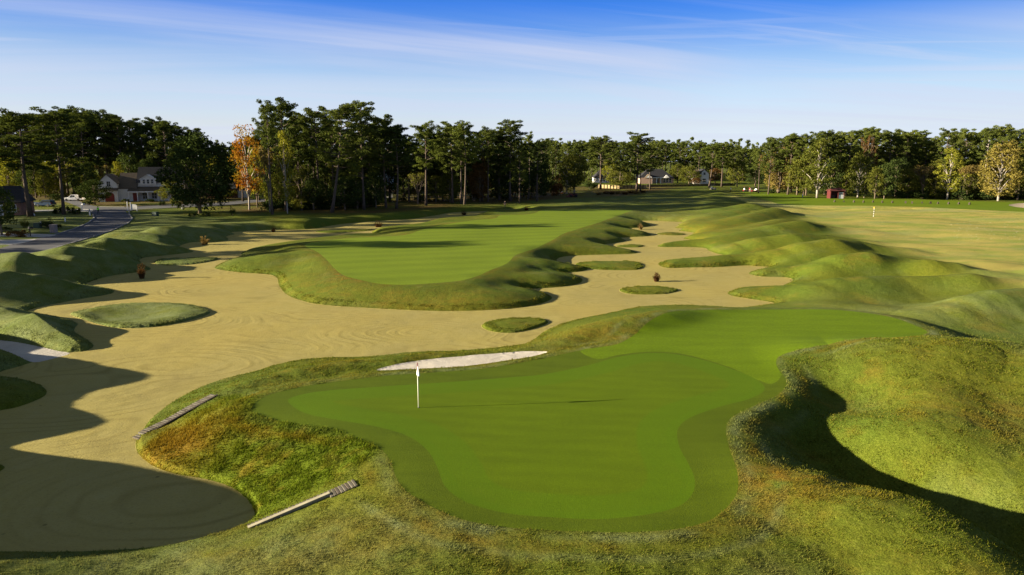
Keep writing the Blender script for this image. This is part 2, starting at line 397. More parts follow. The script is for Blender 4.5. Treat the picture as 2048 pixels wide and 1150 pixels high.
RIDGES = [
    # mounds along the left shore
    rl(2.6, (-60, 537, 2.3), (0, 541, 2.3), (62, 547, 1.95), (123, 570, 1.1), (185, 577, 0.8), (222, 581, 0.4)),
    rl(2.5, (-60, 510, 2.2), (0, 506, 2.6), (38, 503, 2.75), (62, 512, 2.2), (88, 537, 1.2), (112, 556, 0.7)),
    rl(2.4, (95, 512, 1.9), (174, 503, 2.5), (205, 512, 1.9), (267, 529, 0.8), (296, 537, 0.4)),
    rl(2.6, (68, 505, 2.0), (133, 491, 2.6), (205, 496, 2.1), (236, 503, 1.7), (272, 520, 0.5)),
    rl(2.9, (154, 485, 1.8), (222, 470, 2.7), (267, 471, 2.4), (328, 486, 1.3), (383, 502, 0.45)),
    rl(2.6, (236, 463, 1.8), (328, 467, 1.6), (405, 471, 1.2), (450, 477, 0.5)),
    rl(3.2, (285, 461, 1.4), (330, 451, 2.1), (356, 449, 2.2), (400, 459, 1.4), (458, 467, 0.5)),
    rl(2.0, (-60, 600, 1.6), (0, 609, 1.3), (34, 622.7, 1.0), (103, 636, 0.8), (150, 651, 0.4)),
    rl(2.2, (-60, 630, 1.4), (0, 638, 1.2), (51, 648, 1.1), (137, 665, 1.0), (172, 682, 0.8), (180, 690, 0.45)),
    rl(1.6, (-60, 722, 0.9), (0, 722, 0.7), (50, 727, 0.4)),
    rl(1.9, (-60, 775, 1.0), (0, 776, 0.8), (60, 780, 0.5)),
    # far left rough, two low swells
    rg(4.0, (400, 452, 1.5), (480, 446, 1.7), (560, 444, 1.6), (640, 443, 1.3)),
    rg(4.0, (580, 437, 1.7), (660, 433, 2.0), (760, 430, 2.0), (830, 428, 1.5)),
    rg(4.0, (800, 424, 1.9), (900, 417, 2.0), (990, 411, 2.0)),
    # fairway knuckles on its right side
    rg(2.9, (985, 545, 1.2), (1040, 548, 1.35), (1085, 548, 1.25), (1128, 551, 0.85), (1155, 556, 0.5)),
    rg(2.7, (880, 578, 1.0), (960, 584, 1.1), (1040, 593, 0.95), (1092, 597, 0.5)),
    rg(2.4, (1030, 517, 1.2), (1078, 518, 1.3), (1115, 527, 1.0), (1165, 537, 0.5)),
    rg(2.8, (1085, 490, 1.2), (1142, 491, 1.35), (1185, 495, 1.2), (1225, 500, 0.85), (1266, 505, 0.5)),
    rg(2.7, (1120, 473, 1.2), (1172, 472, 1.35), (1205, 476, 1.15), (1243, 481, 0.5)),
    rg(2.8, (1160, 457, 1.2), (1209, 458, 1.35), (1245, 462, 1.05), (1292, 468, 0.5)),
    rg(2.7, (1195, 445, 1.2), (1240, 445, 1.35), (1265, 447, 1.1), (1296, 450.5, 0.5)),
    rg(2.8, (1230, 434, 1.2), (1275, 436.5, 1.25), (1320, 440, 0.7)),
    rg(3.4, (440, 531, 0.5), (500, 518, 1.0), (555, 510, 1.25), (600, 508, 1.2)),
    rg(3.4, (560, 545, 0.8), (600, 545, 1.15), (650, 555, 1.2), (720, 580, 1.0)),
    # the long ribbed ridge on the right, far to near
    rr(3.6, (1396, 399, 1.0), (1439, 384, 3.0), (1462, 392, 1.8)),
    rr(3.6, (1380, 413, 0.9), (1442, 393, 2.9), (1480, 402, 1.8)),
    rr(3.4, (1375, 418, 0.7), (1411, 414, 1.8), (1463, 399, 3.0), (1490, 406, 2.2)),
    rr(3.4, (1360, 431, 0.6), (1442, 416, 2.2), (1499, 406.5, 3.2), (1530, 414, 2.2)),
    rr(3.2, (1360, 440, 0.6), (1427, 427, 1.9), (1492, 416, 2.8), (1515, 421, 2.4)),
    rr(3.4, (1362, 459, 0.5), (1427, 444, 1.9), (1481, 435, 2.6), (1513, 425, 3.1), (1549, 415.5, 3.7), (1585, 425, 2.5)),
    rr(2.9, (1378, 478, 0.5), (1458, 463, 1.7), (1521, 448, 2.5), (1564, 437, 3.0), (1600, 441, 2.6)),
    rr(3.1, (1320, 490.5, 0.4), (1372, 486, 0.8), (1427, 478, 1.3), (1513, 459, 2.3), (1552, 449, 3.0), (1599, 441.5, 3.4), (1640, 449, 2.6)),
    rr(2.9, (1421, 499, 0.4), (1476, 486, 1.5), (1525, 474, 2.4), (1584, 466, 3.0), (1640, 468, 2.7)),
    rr(3.1, (1322, 528, 0.4), (1378, 520, 0.7), (1466, 510, 1.2), (1525, 507, 1.5), (1564, 498, 2.0), (1613, 484, 2.9), (1662, 477.5, 3.3),
       (1700, 480, 2.8)),
    rr(2.8, (1503, 546, 0.4), (1554, 535, 1.2), (1600, 531, 1.5), (1644, 522, 2.1), (1688, 507, 2.9), (1736, 503, 3.2), (1790, 512, 2.5)),
    rr(2.4, (1795, 533, 2.0), (1859, 518, 2.7), (1900, 525, 2.3), (1945, 540, 1.7)),
    rr(2.5, (1462, 588, 0.4), (1515, 577, 0.7), (1600, 573, 1.1), (1640, 569, 1.6), (1677, 558, 2.0), (1731, 554, 2.2), (1797, 551, 2.2),
       (1874, 549, 2.4), (1940, 546, 2.7), (2000, 556, 2.2)),
    rr(2.3, (1556, 609, 0.5), (1660, 606, 0.9), (1800, 620, 1.1), (1852, 621, 1.4), (1907, 609, 1.8), (1951, 591, 2.4), (1994, 580, 2.8),
       (2048, 575, 2.9), (2150, 585, 2.6)),
    rg(5.2, (1438, 390, 1.3), (1475, 399, 1.6), (1520, 413, 1.65), (1580, 427, 1.7), (1625, 449, 1.7), (1685, 482, 1.6), (1750, 510, 1.5), (1880, 540, 1.5),
       (2010, 570, 1.5), (2200, 604, 1.5)),
    # big mound right of the green, with its foreground shoulder
    rg(4.0, (1570, 716, 1.2), (1683, 702, 1.8), (1813, 689, 2.5), (1922, 682, 2.9), (1987, 687, 2.7), (2060, 704, 2.7), (2160, 725, 2.8), (2300, 760, 2.6)),
    rg(1.3, (1690, 866, 0.85), (1770, 888, 1.05), (1860, 912, 1.1), (1960, 945, 1.05), (2080, 985, 1.0)),
    rg(3.4, (1835, 705, 2.4), (1825, 760, 2.15), (1850, 820, 1.75), (1900, 880, 1.2)),
    rg(4.2, (1960, 740, 2.1), (2050, 800, 1.7), (2150, 880, 1.35), (2400, 960, 1.2)),
    rg(2.4, (1490, 925, 1.1), (1550, 950, 1.4), (1640, 975, 1.75), (1760, 1000, 2.0), (1835, 1016, 2.0), (1900, 1095, 1.8), (1960, 1200, 1.3)),
    rg(3.0, (1300, 1150, 1.3), (1500, 1100, 1.3), (1700, 1110, 1.2)),
    # bank in front of the green
    rg(2.6, (560, 1075, 0.9), (680, 1050, 1.2), (800, 1040, 1.3), (950, 1100, 1.3), (1150, 1120, 1.3), (1300, 1100, 1.3)),
    rg(3.2, (330, 1190, 0.6), (560, 1150, 1.0), (800, 1180, 1.25), (1100, 1250, 1.3), (1500, 1250, 1.25)),
    # rim between the green and the sand
    rg(1.5, (435, 790, 1.0), (500, 760, 1.1), (600, 736, 1.2), (690, 725, 1.2), (760, 717, 1.2), (850, 711, 1.2), (950, 706, 1.2), (1050, 698, 1.2),
       (1130, 680, 1.2)),
    rg(2.2, (1100, 690, 1.2), (1180, 655, 1.6), (1260, 634, 1.9), (1320, 624, 1.9), (1400, 619, 1.5), (1500, 617, 1.2)),
    rg(1.7, (470, 815, 1.1), (560, 850, 1.0), (640, 868, 1.0), (720, 900, 0.95), (735, 940, 0.95), (720, 975, 0.95)),
    # the range beyond the ridge
    rg(5.0, (1690, 447, 1.1), (1760, 437, 1.7), (1830, 441, 1.5), (1900, 446, 1.1)),
    rg(4.0, (1730, 487, 1.2), (1850, 493, 1.5), (1960, 500, 1.2)),
    rg(4.0, (1920, 521, 1.3), (1970, 524, 1.6), (2048, 535, 1.4)),
    rg(4.0, (1900, 466, 1.0), (1950, 458, 1.5), (2048, 462, 1.3)),
]
# mounds beyond the left edge of the picture, whose shadows reach in over the sand
for (x, y, h, w, x2, y2, h2) in ((-35, 38.0, 3.1, 3.0, -29, 37.6, 1.2), (-30.5, 31.0, 2.7, 2.3, -25, 30.8, 0.9),
                                 (-29, 21.2, 5.0, 4.3, -20.5, 21.6, 2.2), (-37, 47, 2.4, 3.0, -31, 46, 1.0)):
    RIDGES.append(([(x - 10, y - 2, h), (x, y, h), (x2, y2, h2)], w))

RIDGES.append(([(-32, 18, 1.9), (-32, 34, 1.9), (-35, 50, 1.9)], 2.0))

CARVE = [  # (px, py, z, depth, radius)
    (1712, 822, 0.4, 1.05, 1.65), (1605, 862, 0.4, 0.6, 1.6), (1665, 902, 0.3, 0.75, 1.4), (1760, 948, 0.3, 0.8, 1.4), (1860, 986, 0.3, 0.85, 1.4),
    (1965, 1028, 0.3, 0.85, 1.4), (2075, 1073, 0.3, 0.85, 1.5), (2190, 1120, 0.3, 0.85, 1.5), (1819, 544, 1.6, 1.3, 2.2),
]


def seg_apply(acc, pts, w, X, Y, B):
    """highest value of a gaussian ridge along the polyline, smoothly joined into acc (p-norm)"""
    pts = [np.array(p) for p in pts]
    rr = 3.4 * w
    x0, x1 = min(p[0] for p in pts) - rr, max(p[0] for p in pts) + rr
    y0, y1 = min(p[1] for p in pts) - rr, max(p[1] for p in pts) + rr
    sp = span(x0, x1, y0, y1)
    if sp is None:
        return
    x, y = X[sp], Y[sp]
    best = np.zeros(x.shape)
    for a, b in zip(pts[:-1], pts[1:]):
        ex, ey = b[0] - a[0], b[1] - a[1]
        l2 = ex * ex + ey * ey + 1e-9
        t = np.clip(((x - a[0]) * ex + (y - a[1]) * ey) / l2, 0, 1)
        d2 = (x - a[0] - t * ex) ** 2 + (y - a[1] - t * ey) ** 2
        ts = t * t * (3 - 2 * t) * 0.5 + t * 0.5
        v = np.maximum(a[2] + (b[2] - a[2]) * ts - B[sp], 0.0) * np.exp(-d2 / (2 * w * w))
        np.maximum(best, v, out=best)
    acc[sp] += best ** PN


PN = 4.4
SD = {}


def base_height(X, Y):
    b = 0.45 + 0.55 * sstep(70, 130, Y) + 0.35 * sstep(200, 420, Y)
    b = b + 0.25 * fbm(X, Y, 28.0, 2, 11) * sstep(20, 80, Y)
    b = b + 0.5 * fbm(X, Y, 15.0, 2, 13) * sstep(20, 45, X - 0.12 * Y) * sstep(60, 90, Y) * (1 - sstep(170, 220, Y))
    # the range and the houses stand a little above the sand
    b = b + 0.25 * sstep(20, 40, X - 0.05 * Y) * sstep(55, 80, Y)
    return np.maximum(b, 0.1)


def relief(X, Y):
    B = base_height(X, Y)
    acc = np.full(X.shape, 1e-9)
    for name, h, f in (('collar', 1.3, 5.0), ('fairway', 1.3, 6.2), ('tee', 1.5, 6.0)):
        acc += (np.maximum(h - B, 0) * (1 - sstep(0.0, f, SD[name]))) ** PN
    for pts, w in RIDGES:
        seg_apply(acc, pts, w, X, Y, B)
    z = B + acc ** (1 / PN)
    for (px, py, zz, dep, rad) in CARVE:
        c = unp(px, py, zz)
        z = z - dep * np.exp(-((X - c[0]) ** 2 + (Y - c[1]) ** 2) / (2 * rad * rad)) * sstep(0.0, 2.4, SD['collar'])
    return z


def heights(X, Y):
    z = relief(X, Y)
    far = sstep(30, 90, Y)
    mown = np.minimum.reduce([SD['green'], SD['collar'], SD['fairway'], SD['road'], SD['tee']])
    rough_amt = sstep(0.2, 2.5, mown)
    z = z + (0.10 * fbm(X, Y, 6.0, 2, 21) + 0.08 * fbm(X, Y, 1.7, 2, 31) * (1 - 0.6 * far)) * rough_amt
    z = z + 0.035 * fbm(X, Y, 0.42, 2, 41) * rough_amt * (1 - sstep(28, 60, Y))
    # putting surface: gentle
    z = z + 0.10 * fbm(X, Y, 9.0, 1, 51) * (1 - rough_amt)
    # white bunker cut into the bank
    db = -SD['bunker']
    cb0, cb1 = unp(925, 738, 1.0), unp(925, 712, 1.0)
    tb = np.clip((Y - 0.12 * (X - cb0[0]) - cb0[1]) / (cb1[1] - cb0[1]), -0.3, 1.3)
    zb = 0.92 + 0.20 * tb + 0.04 * fbm(X, Y, 1.1, 2, 81)
    kb = 1 - np.exp(-db.clip(0) / 0.22)
    z = np.where((db <= 0) & (db > -2.9), np.maximum(z, zb + 0.04 + 0.30 * db), z)
    z = np.where(db >= 0, z * (1 - kb) + zb * kb, z)
    fb = -SD['farbunker']
    z = np.where(fb > 0, z - 0.5 * (1 - np.exp(-fb / 2.0)), z)
    # road bed
    dr = SD['road']
    zroad = 0.62 + 0.55 * sstep(110, 190, Y) + 0.1 * sstep(190, 240, Y)
    k = 1 - sstep(0.0, 5.0, dr)
    z = z * (1 - k) + zroad * k
    dd = SD['drive']
    k = 1 - sstep(0.0, 3.0, dd)
    z = z * (1 - k) + (zroad + 0.02) * k
    # shore of the waste bunker
    d = SD['low']
    lip = 0.17
    lw = 0.16 + 1.5 * np.gradient(ys)[:, None]
    zl = lip * sstep(0, 1, d / lw) + (np.where(d < 4.0, np.maximum(z, 0.35), z) - lip) * (1 - np.exp(-(d.clip(0) / 1.9) ** 1.25))
    zs = 0.05 * fbm(X, Y, 7.0, 2, 61) * sstep(0, 2.0, -d) + 0.012 * fbm(X, Y, 0.8, 2, 66) * sstep(0, .5, -d) * (1 - sstep(50, 80, Y))
    z = np.where(d > 0, zl, zs)
    # grass islands are low domes, the first a saucer
    di = SD['island']
    zi = 0.12 * sstep(0, 0.2, -di) + 0.17 * (1 - np.exp(-((-di).clip(0) / 2.2) ** 2))
    c0 = unp(265, 628, 0.2)
    r2 = ((X - c0[0]) / 3.4) ** 2 + ((Y - c0[1]) / 3.0) ** 2
    zi = zi - 0.38 * np.exp(-r2 * 1.9) + 0.12 * np.exp(-((r2 ** 0.5 - 1.3) / 0.35) ** 2) + 0.05 * fbm(X, Y, 1.3, 2, 71)
    z = np.where(di < 0, zi.clip(0.0), z)
    z = np.where(di == 0, 0.0, z)
    return z


def all_sdf(X, Y):
    for name, reach in (('sand', 6), ('path', 6), ('island', 5), ('bunker', 3), ('green', 4), ('collar', 6), ('approach', 3), ('fairway', 7), ('road', 7), ('drive', 5), ('tee', 9),
                        ('farbunker', 6)):
        SD[name] = sdf(P[name], reach, X, Y)
    low = np.minimum(SD['sand'], SD['path'])
    SD['low'] = np.maximum(low, -SD['island'])


LAB = ['rough', 'road', 'drive', 'tee', 'farbunker', 'fairway', 'collar', 'approach', 'green', 'bunker', 'sand', 'island', 'path']


def labels(sdc):
    lab = np.zeros(sdc['sand'].shape, np.int8)
    for i, name in enumerate(LAB):
        if i:
            lab[sdc[name] < 0] = i
    return lab


all_sdf(GX, GY)
cent = {k: 0.25 * (v[:-1, :-1] + v[1:, :-1] + v[:-1, 1:] + v[1:, 1:]) for k, v in SD.items()}
FLAB = labels(cent)
# pull the grid's vertices onto the outlines so that the edges run clean
lo = np.full((NY, NS), 99, np.int8)
hi = np.full((NY, NS), -1, np.int8)
for di in (0, 1):
    for dj in (0, 1):
        v = (slice(di, NY - 1 + di), slice(dj, NS - 1 + dj))
        lo[v] = np.minimum(lo[v], FLAB)
        hi[v] = np.maximum(hi[v], FLAB)
edge = lo != hi
cell = np.maximum(np.gradient(ys)[:, None], (np.gradient(ss)[None, :] * ys[:, None]))
for i, name in enumerate(LAB):
    if i == 0:
        continue
    m = edge & ((hi == i) | (lo == i)) & (np.abs(SD[name]) < cell * 0.8)
    if not m.any():
        continue
    _, qx, qy = sdf(P[name], 1.6, GX, GY, True)
    m &= (np.hypot(qx - GX, qy - GY) < cell * 0.8)
    GX[m] = qx[m]
    GY[m] = qy[m]
all_sdf(GX, GY)


def settle(key, ids):
    """vertices wholly inside / outside a cut surface lie on the right side of its outline, shared ones on it"""
    f = np.isin(FLAB, ids)
    a = np.zeros((NY, NS), bool)
    b = np.zeros((NY, NS), bool)
    for di in (0, 1):
        for dj in (0, 1):
            v = (slice(di, NY - 1 + di), slice(dj, NS - 1 + dj))
            a[v] |= f
            b[v] |= ~f
    d = SD[key]
    d[a & ~b] = np.minimum(d[a & ~b], -1e-3)
    d[b & ~a] = np.maximum(d[b & ~a], 1e-3)
    d[a & b] = 0.0


settle('low', [LAB.index('sand'), LAB.index('path')])
settle('island', [LAB.index('island')])
settle('bunker', [LAB.index('bunker')])
GZ = heights(GX, GY)


def zat(x, y):
    s = x / max(y, 4.001)
    i = int(np.clip(np.searchsorted(ys, y) - 1, 0, NY - 2))
    j = int(np.clip(np.searchsorted(ss, s) - 1, 0, NS - 2))
    a = min(max((y - ys[i]) / (ys[i + 1] - ys[i]), 0), 1)
    b = min(max((s - ss[j]) / (ss[j + 1] - ss[j]), 0), 1)
    return float((GZ[i, j] * (1 - b) + GZ[i, j + 1] * b) * (1 - a) + (GZ[i + 1, j] * (1 - b) + GZ[i + 1, j + 1] * b) * a)


def place(px, py):
    """the ground point seen at a pixel of the photograph"""
    d = ray(px, py)
    o = np.array([0, 0, CAM_H])
    if d[2] > -0.004:
        d[2] = -0.004
    t = 8.0
    while t < 3000:
        p = o + d * t
        if p[2] <= zat(p[0], p[1]):
            a, b = t * 0.985 - 0.1, t
            for _ in range(18):
                m = 0.5 * (a + b)
                q = o + d * m
                if q[2] <= zat(q[0], q[1]):
                    b = m
                else:
                    a = m
            q = o + d * b
            return Vector((q[0], q[1], zat(q[0], q[1])))
        t = t * 1.006 + 0.02
    return Vector((d[0] * t, d[1] * t, 1.5))


def mpp(p):
    """pixels of the photograph per metre at a point"""
    depth = p.y * CT + (CAM_H - p.z) * ST
    return FPX / depth


# vertex normals of the whole relief, shared by the pieces cut from it
def grid_normals():
    tu = np.stack([np.gradient(GX, axis=1), np.gradient(GY, axis=1), np.gradient(GZ, axis=1)], -1)
    tv = np.stack([np.gradient(GX, axis=0), np.gradient(GY, axis=0), np.gradient(GZ, axis=0)], -1)
    n = np.cross(tu, tv)
    return n / (np.linalg.norm(n, axis=-1, keepdims=True) + 1e-12)


def np_mesh(name, verts, faces, attrs=None, fmat=None, smooth=True, normals=None):
    me = bpy.data.meshes.new(name)
    verts = np.ascontiguousarray(verts, np.float32)
    faces = np.ascontiguousarray(faces, np.int32)
    k = faces.shape[1]
    me.vertices.add(len(verts))
    me.vertices.foreach_set('co', verts.ravel())
    me.loops.add(faces.size)
    me.loops.foreach_set('vertex_index', faces.ravel())
    me.polygons.add(len(faces))
    me.polygons.foreach_set('loop_start', np.arange(0, faces.size, k, dtype=np.int32))
    me.polygons.foreach_set('loop_total', np.full(len(faces), k, np.int32))
    if fmat is not None:
        me.polygons.foreach_set('material_index', np.ascontiguousarray(fmat, np.int32))
    me.polygons.foreach_set('use_smooth', np.full(len(faces), smooth, bool))
    for an, av in (attrs or {}).items():
        a = me.attributes.new(an, 'FLOAT', 'POINT')
        a.data.foreach_set('value', np.ascontiguousarray(av, np.float32))
    me.update(calc_edges=True)
    if normals is not None:
        me.normals_split_custom_set_from_vertices(np.ascontiguousarray(normals, np.float32))
    return me


def link(name, me, mat=None, parent=None):
    o = bpy.data.objects.new(name, me)
    COL.objects.link(o)
    if mat is not None:
        for m in (mat if isinstance(mat, (list, tuple)) else [mat]):
            me.materials.append(m)
    if parent is not None:
        o.parent = parent
    return o


# ------------------------------------------------------------------ where the grass differs (its own colour, not its light)
def blob(px, py, z, rx, ry, X=None, Y=None):
    c = unp(px, py, z)
    return np.exp(-(((GX - c[0]) / rx) ** 2 + ((GY - c[1]) / ry) ** 2))


def soft(pts, z, reach, lo_, hi_, k=3):
    d = sdf([poly_px(pts, z, k)], reach, GX, GY)
    return 1 - sstep(lo_, hi_, d)


A_DRY = np.clip(0.65 * blob(1540, 960, 1.2, 1.5, 2.2) + 0.6 * blob(1990, 830, 1.5, 3, 3) + 1.0 * blob(350, 880, .6, 2.2, 2.6) + 0.55 * blob(1180, 665, 1.3, 5, 3.5)
                + 0.5 * blob(700, 560, 1.0, 7, 5) + 0.5 * blob(900, 600, .7, 9, 3) + 0.4 * blob(640, 1085, 1.1, 4, 2.0) + 0.5 * blob(1380, 450, 1, 10, 18)
                + 0.4 * blob(1450, 1040, 1.2, 3, 2.0) + 0.45 * blob(1650, 980, 1.2, 2.5, 1.5), 0, 1)
A_FROST = np.clip(0.75 * soft([(-200, 440), (470, 440), (480, 480), (300, 560), (240, 600), (160, 690), (-200, 740)], 1.0, 9, -3, 6)
                  + 0.6 * blob(260, 628, .2, 9, 6) + 0.45 * blob(1300, 430, 1.0, 14, 14) + 0.5 * blob(1280, 400, 1.3, 40, 30)
                  + 0.5 * blob(1760, 620, 1, 9, 6) + 0.55 * blob(300, 1120, .7, 6, 2) + 0.35 * blob(2000, 600, 2, 6, 8)
                  + 0.35 * blob(1010, 900, 1.2, .1, .1), 0, 1)
_dc = SD['collar']
_ring = np.exp(-((_dc - 0.35) / 0.30) ** 2) * np.clip(0.5 + 2.2 * fbm(GX, GY, 1.6, 2, 95), 0, 1)
_ring2 = np.exp(-((_dc - 1.5) / 0.22) ** 2) * np.clip(0.2 + 2.4 * fbm(GX, GY, 2.6, 2, 96), 0, 1)
A_FROST = np.clip(A_FROST + 0.9 * _ring + 0.7 * _ring2 + 0.9 * blob(260, 628, .2, 7, 5) + 0.5 * blob(560, 1100, 1, 5, 2.2) , 0, 1)
A_DRY = np.clip(A_DRY + 0.5 * np.exp(-((_dc - 0.95) / 0.3) ** 2) * np.clip(0.3 + 2 * fbm(GX, GY, 2.2, 2, 97), 0, 1), 0, 1)
_df = SD['fairway']
A_DRY = np.clip(A_DRY + 0.55 * np.exp(-((_df - 0.35) / 0.45) ** 2) * np.clip(0.4 + 2 * fbm(GX, GY, 3.0, 2, 98), 0, 1), 0, 1)
A_RANGE = soft([(1462, 396), (1540, 408), (1640, 413), (2048, 426), (2700, 445), (2700, 720), (2048, 590), (1960, 552), (1880, 525), (1760, 496), (1640, 452),
                (1560, 424)], 0.9, 10, -2, 4)
A_LITTER = soft([(-100, 395), (300, 413), (430, 411), (440, 419), (700, 425), (900, 411), (1100, 397), (1240, 391), (1330, 380), (1330, 372), (1000, 374),
                 (700, 376), (400, 376), (-100, 376)], 1.3, 12, -4, 5)
A_FACE = soft([(440, 805), (520, 830), (640, 862), (740, 900), (745, 940), (640, 975), (505, 1015), (455, 970), (350, 945), (290, 915), (280, 885)], .6, 3, -.3, .6)
print("grid", NY, NS)

# ------------------------------------------------------------------ materials
def new_mat(name):
    m = bpy.data.materials.new(name)
    m.use_nodes = True
    t = m.node_tree
    t.nodes.clear()
    out = t.nodes.new('ShaderNodeOutputMaterial')
    return m, t, out


def principled(t, out, color, rough=0.9, spec=0.15, normal=None, metal=0.0):
    b = t.nodes.new('ShaderNodeBsdfPrincipled')
    if isinstance(color, tuple):
        b.inputs['Base Color'].default_value = (*color[:3], 1)
    else:
        t.links.new(color, b.inputs['Base Color'])
    if isinstance(rough, (int, float)):
        b.inputs['Roughness'].default_value = rough
    else:
        t.links.new(rough, b.inputs['Roughness'])
    b.inputs['Specular IOR Level'].default_value = spec
    b.inputs['Metallic'].default_value = metal
    if normal is not None:
        t.links.new(normal, b.inputs['Normal'])
    t.links.new(b.outputs[0], out.inputs['Surface'])
    return b


def BUMP(t, h, dist, strength=1.0, normal=None):
    b = t.nodes.new('ShaderNodeBump')
    b.inputs['Strength'].default_value = strength
    b.inputs['Distance'].default_value = dist
    t.links.new(h, b.inputs['Height'])
    if normal is not None:
        t.links.new(normal, b.inputs['Normal'])
    return b.outputs[0]


def OBJC(t):
    return t.nodes.new('ShaderNodeTexCoord').outputs['Object']


def ATTR(t, name):
    a = t.nodes.new('ShaderNodeAttribute')
    a.attribute_name = name
    return a.outputs['Fac']


def plain(name, color, rough=0.7, var=0.12, scale=6.0, bump=0.0, spec=0.3, metal=0.0):
    """a painted or raw surface: its colour wanders a little, with a grain"""
    m, t, out = new_mat(name)
    oc = OBJC(t)
    n = NOISE(t, oc, scale, 4.0)
    a = tuple(max(0, c * (1 - var)) for c in color)
    b = tuple(c * (1 + var) for c in color)
    c = RAMP(t, n, [(0.3, a), (0.7, b)])
    nm = BUMP(t, NOISE(t, oc, scale * 8, 3.0), bump) if bump else None
    principled(t, out, c, rough, spec, nm, metal)
    return m


def ramp2(t, oc, scale, detail, lo, hi, rough=0.55, dist=0.0):
    return RAMP(t, NOISE(t, oc, scale, detail, rough, dist), [(lo, 0.0), (hi, 1.0)])


def stretch(t, vec, sx, sy, rz=0.0):
    mp = t.nodes.new('ShaderNodeMapping')
    mp.inputs['Scale'].default_value = (sx, sy, 1)
    mp.inputs['Rotation'].default_value = (0, 0, rz)
    t.links.new(vec, mp.inputs['Vector'])
    return mp.outputs[0]


def mat_rough():
    m, t, out = new_mat("rough_grass_ground")
    oc = OBJC(t)
    olive, green, straw, frosty = (0.142, 0.155, 0.013), (0.092, 0.136, 0.013), (0.198, 0.160, 0.020), (0.185, 0.220, 0.090)
    c = MIX(t, ramp2(t, oc, 0.10, 4, 0.38, 0.62, 0.6), olive, green)
    c = MIX(t, ramp2(t, oc, 0.33, 5, 0.53, 0.74, 0.65), c, straw)
    # clumps and single tufts
    cl = ramp2(t, oc, 2.7, 5, 0.40, 0.62, 0.72)
    c = MIX(t, MATH(t, 'MULTIPLY', cl, 0.48), c, (0.070, 0.098, 0.008))
    fr = MATH(t, 'MULTIPLY', ATTR(t, 'frost'), ramp2(t, oc, 0.5, 5, 0.30, 0.66, 0.65), clamp=True)
    fr2 = MATH(t, 'MULTIPLY', ramp2(t, oc, 0.19, 5, 0.55, 0.72, 0.6), 0.28)
    c = MIX(t, MATH(t, 'MAXIMUM', fr, fr2), c, frosty)
    dr = MATH(t, 'MULTIPLY', ATTR(t, 'dry'), ramp2(t, oc, 0.9, 5, 0.34, 0.64, 0.65), clamp=True)
    c = MIX(t, dr, c, (0.200, 0.125, 0.014))
    rn = MIX(t, ramp2(t, stretch(t, oc, 1, 2.2), 0.12, 5, 0.42, 0.60, 0.6), (0.450, 0.385, 0.098), (0.280, 0.325, 0.062))
    rn = MIX(t, MATH(t, 'MULTIPLY', ramp2(t, stretch(t, oc, .7, 1.6), 0.05, 4, 0.52, 0.66), .6), rn, (0.300, 0.320, 0.140))
    c = MIX(t, ATTR(t, 'range'), c, rn)
    li = MIX(t, ramp2(t, oc, 0.5, 5, 0.38, 0.64, 0.7), (0.125, 0.068, 0.024), (0.100, 0.085, 0.022))
    c = MIX(t, MATH(t, 'MULTIPLY', ATTR(t, 'litter'), ramp2(t, oc, 0.06, 4, 0.30, 0.55)), c, li)
    fc = MIX(t, ramp2(t, oc, 0.8, 5, 0.52, 0.74, 0.65), (0.110, 0.155, 0.007), (0.210, 0.160, 0.014))
    c = MIX(t, ATTR(t, 'face'), c, fc)
    c = MIX(t, MATH(t, 'MULTIPLY', MATH(t, 'MULTIPLY', ATTR(t, 'dry'), ATTR(t, 'face')), ramp2(t, oc, 1.3, 5, 0.28, 0.55, 0.65)), c, (0.240, 0.140, 0.014))
    # blade-scale speckle
    sp = NOISE(t, oc, 13.0, 6, 0.75)
    c = MIX(t, RAMP(t, sp, [(0.34, 0.55), (0.62, 0.0)]), c, (0.024, 0.030, 0.006))
    c = MIX(t, RAMP(t, sp, [(0.54, 0.0), (0.74, 0.5)]), c, (0.22, 0.20, 0.060))
    nb = BUMP(t, NOISE(t, oc, 1.5, 4, 0.6), 0.16, 0.5)
    nb = BUMP(t, NOISE(t, oc, 9.0, 6, 0.75), 0.10, 0.75, nb)
    principled(t, out, c, 0.95, 0.06, nb)
    return m


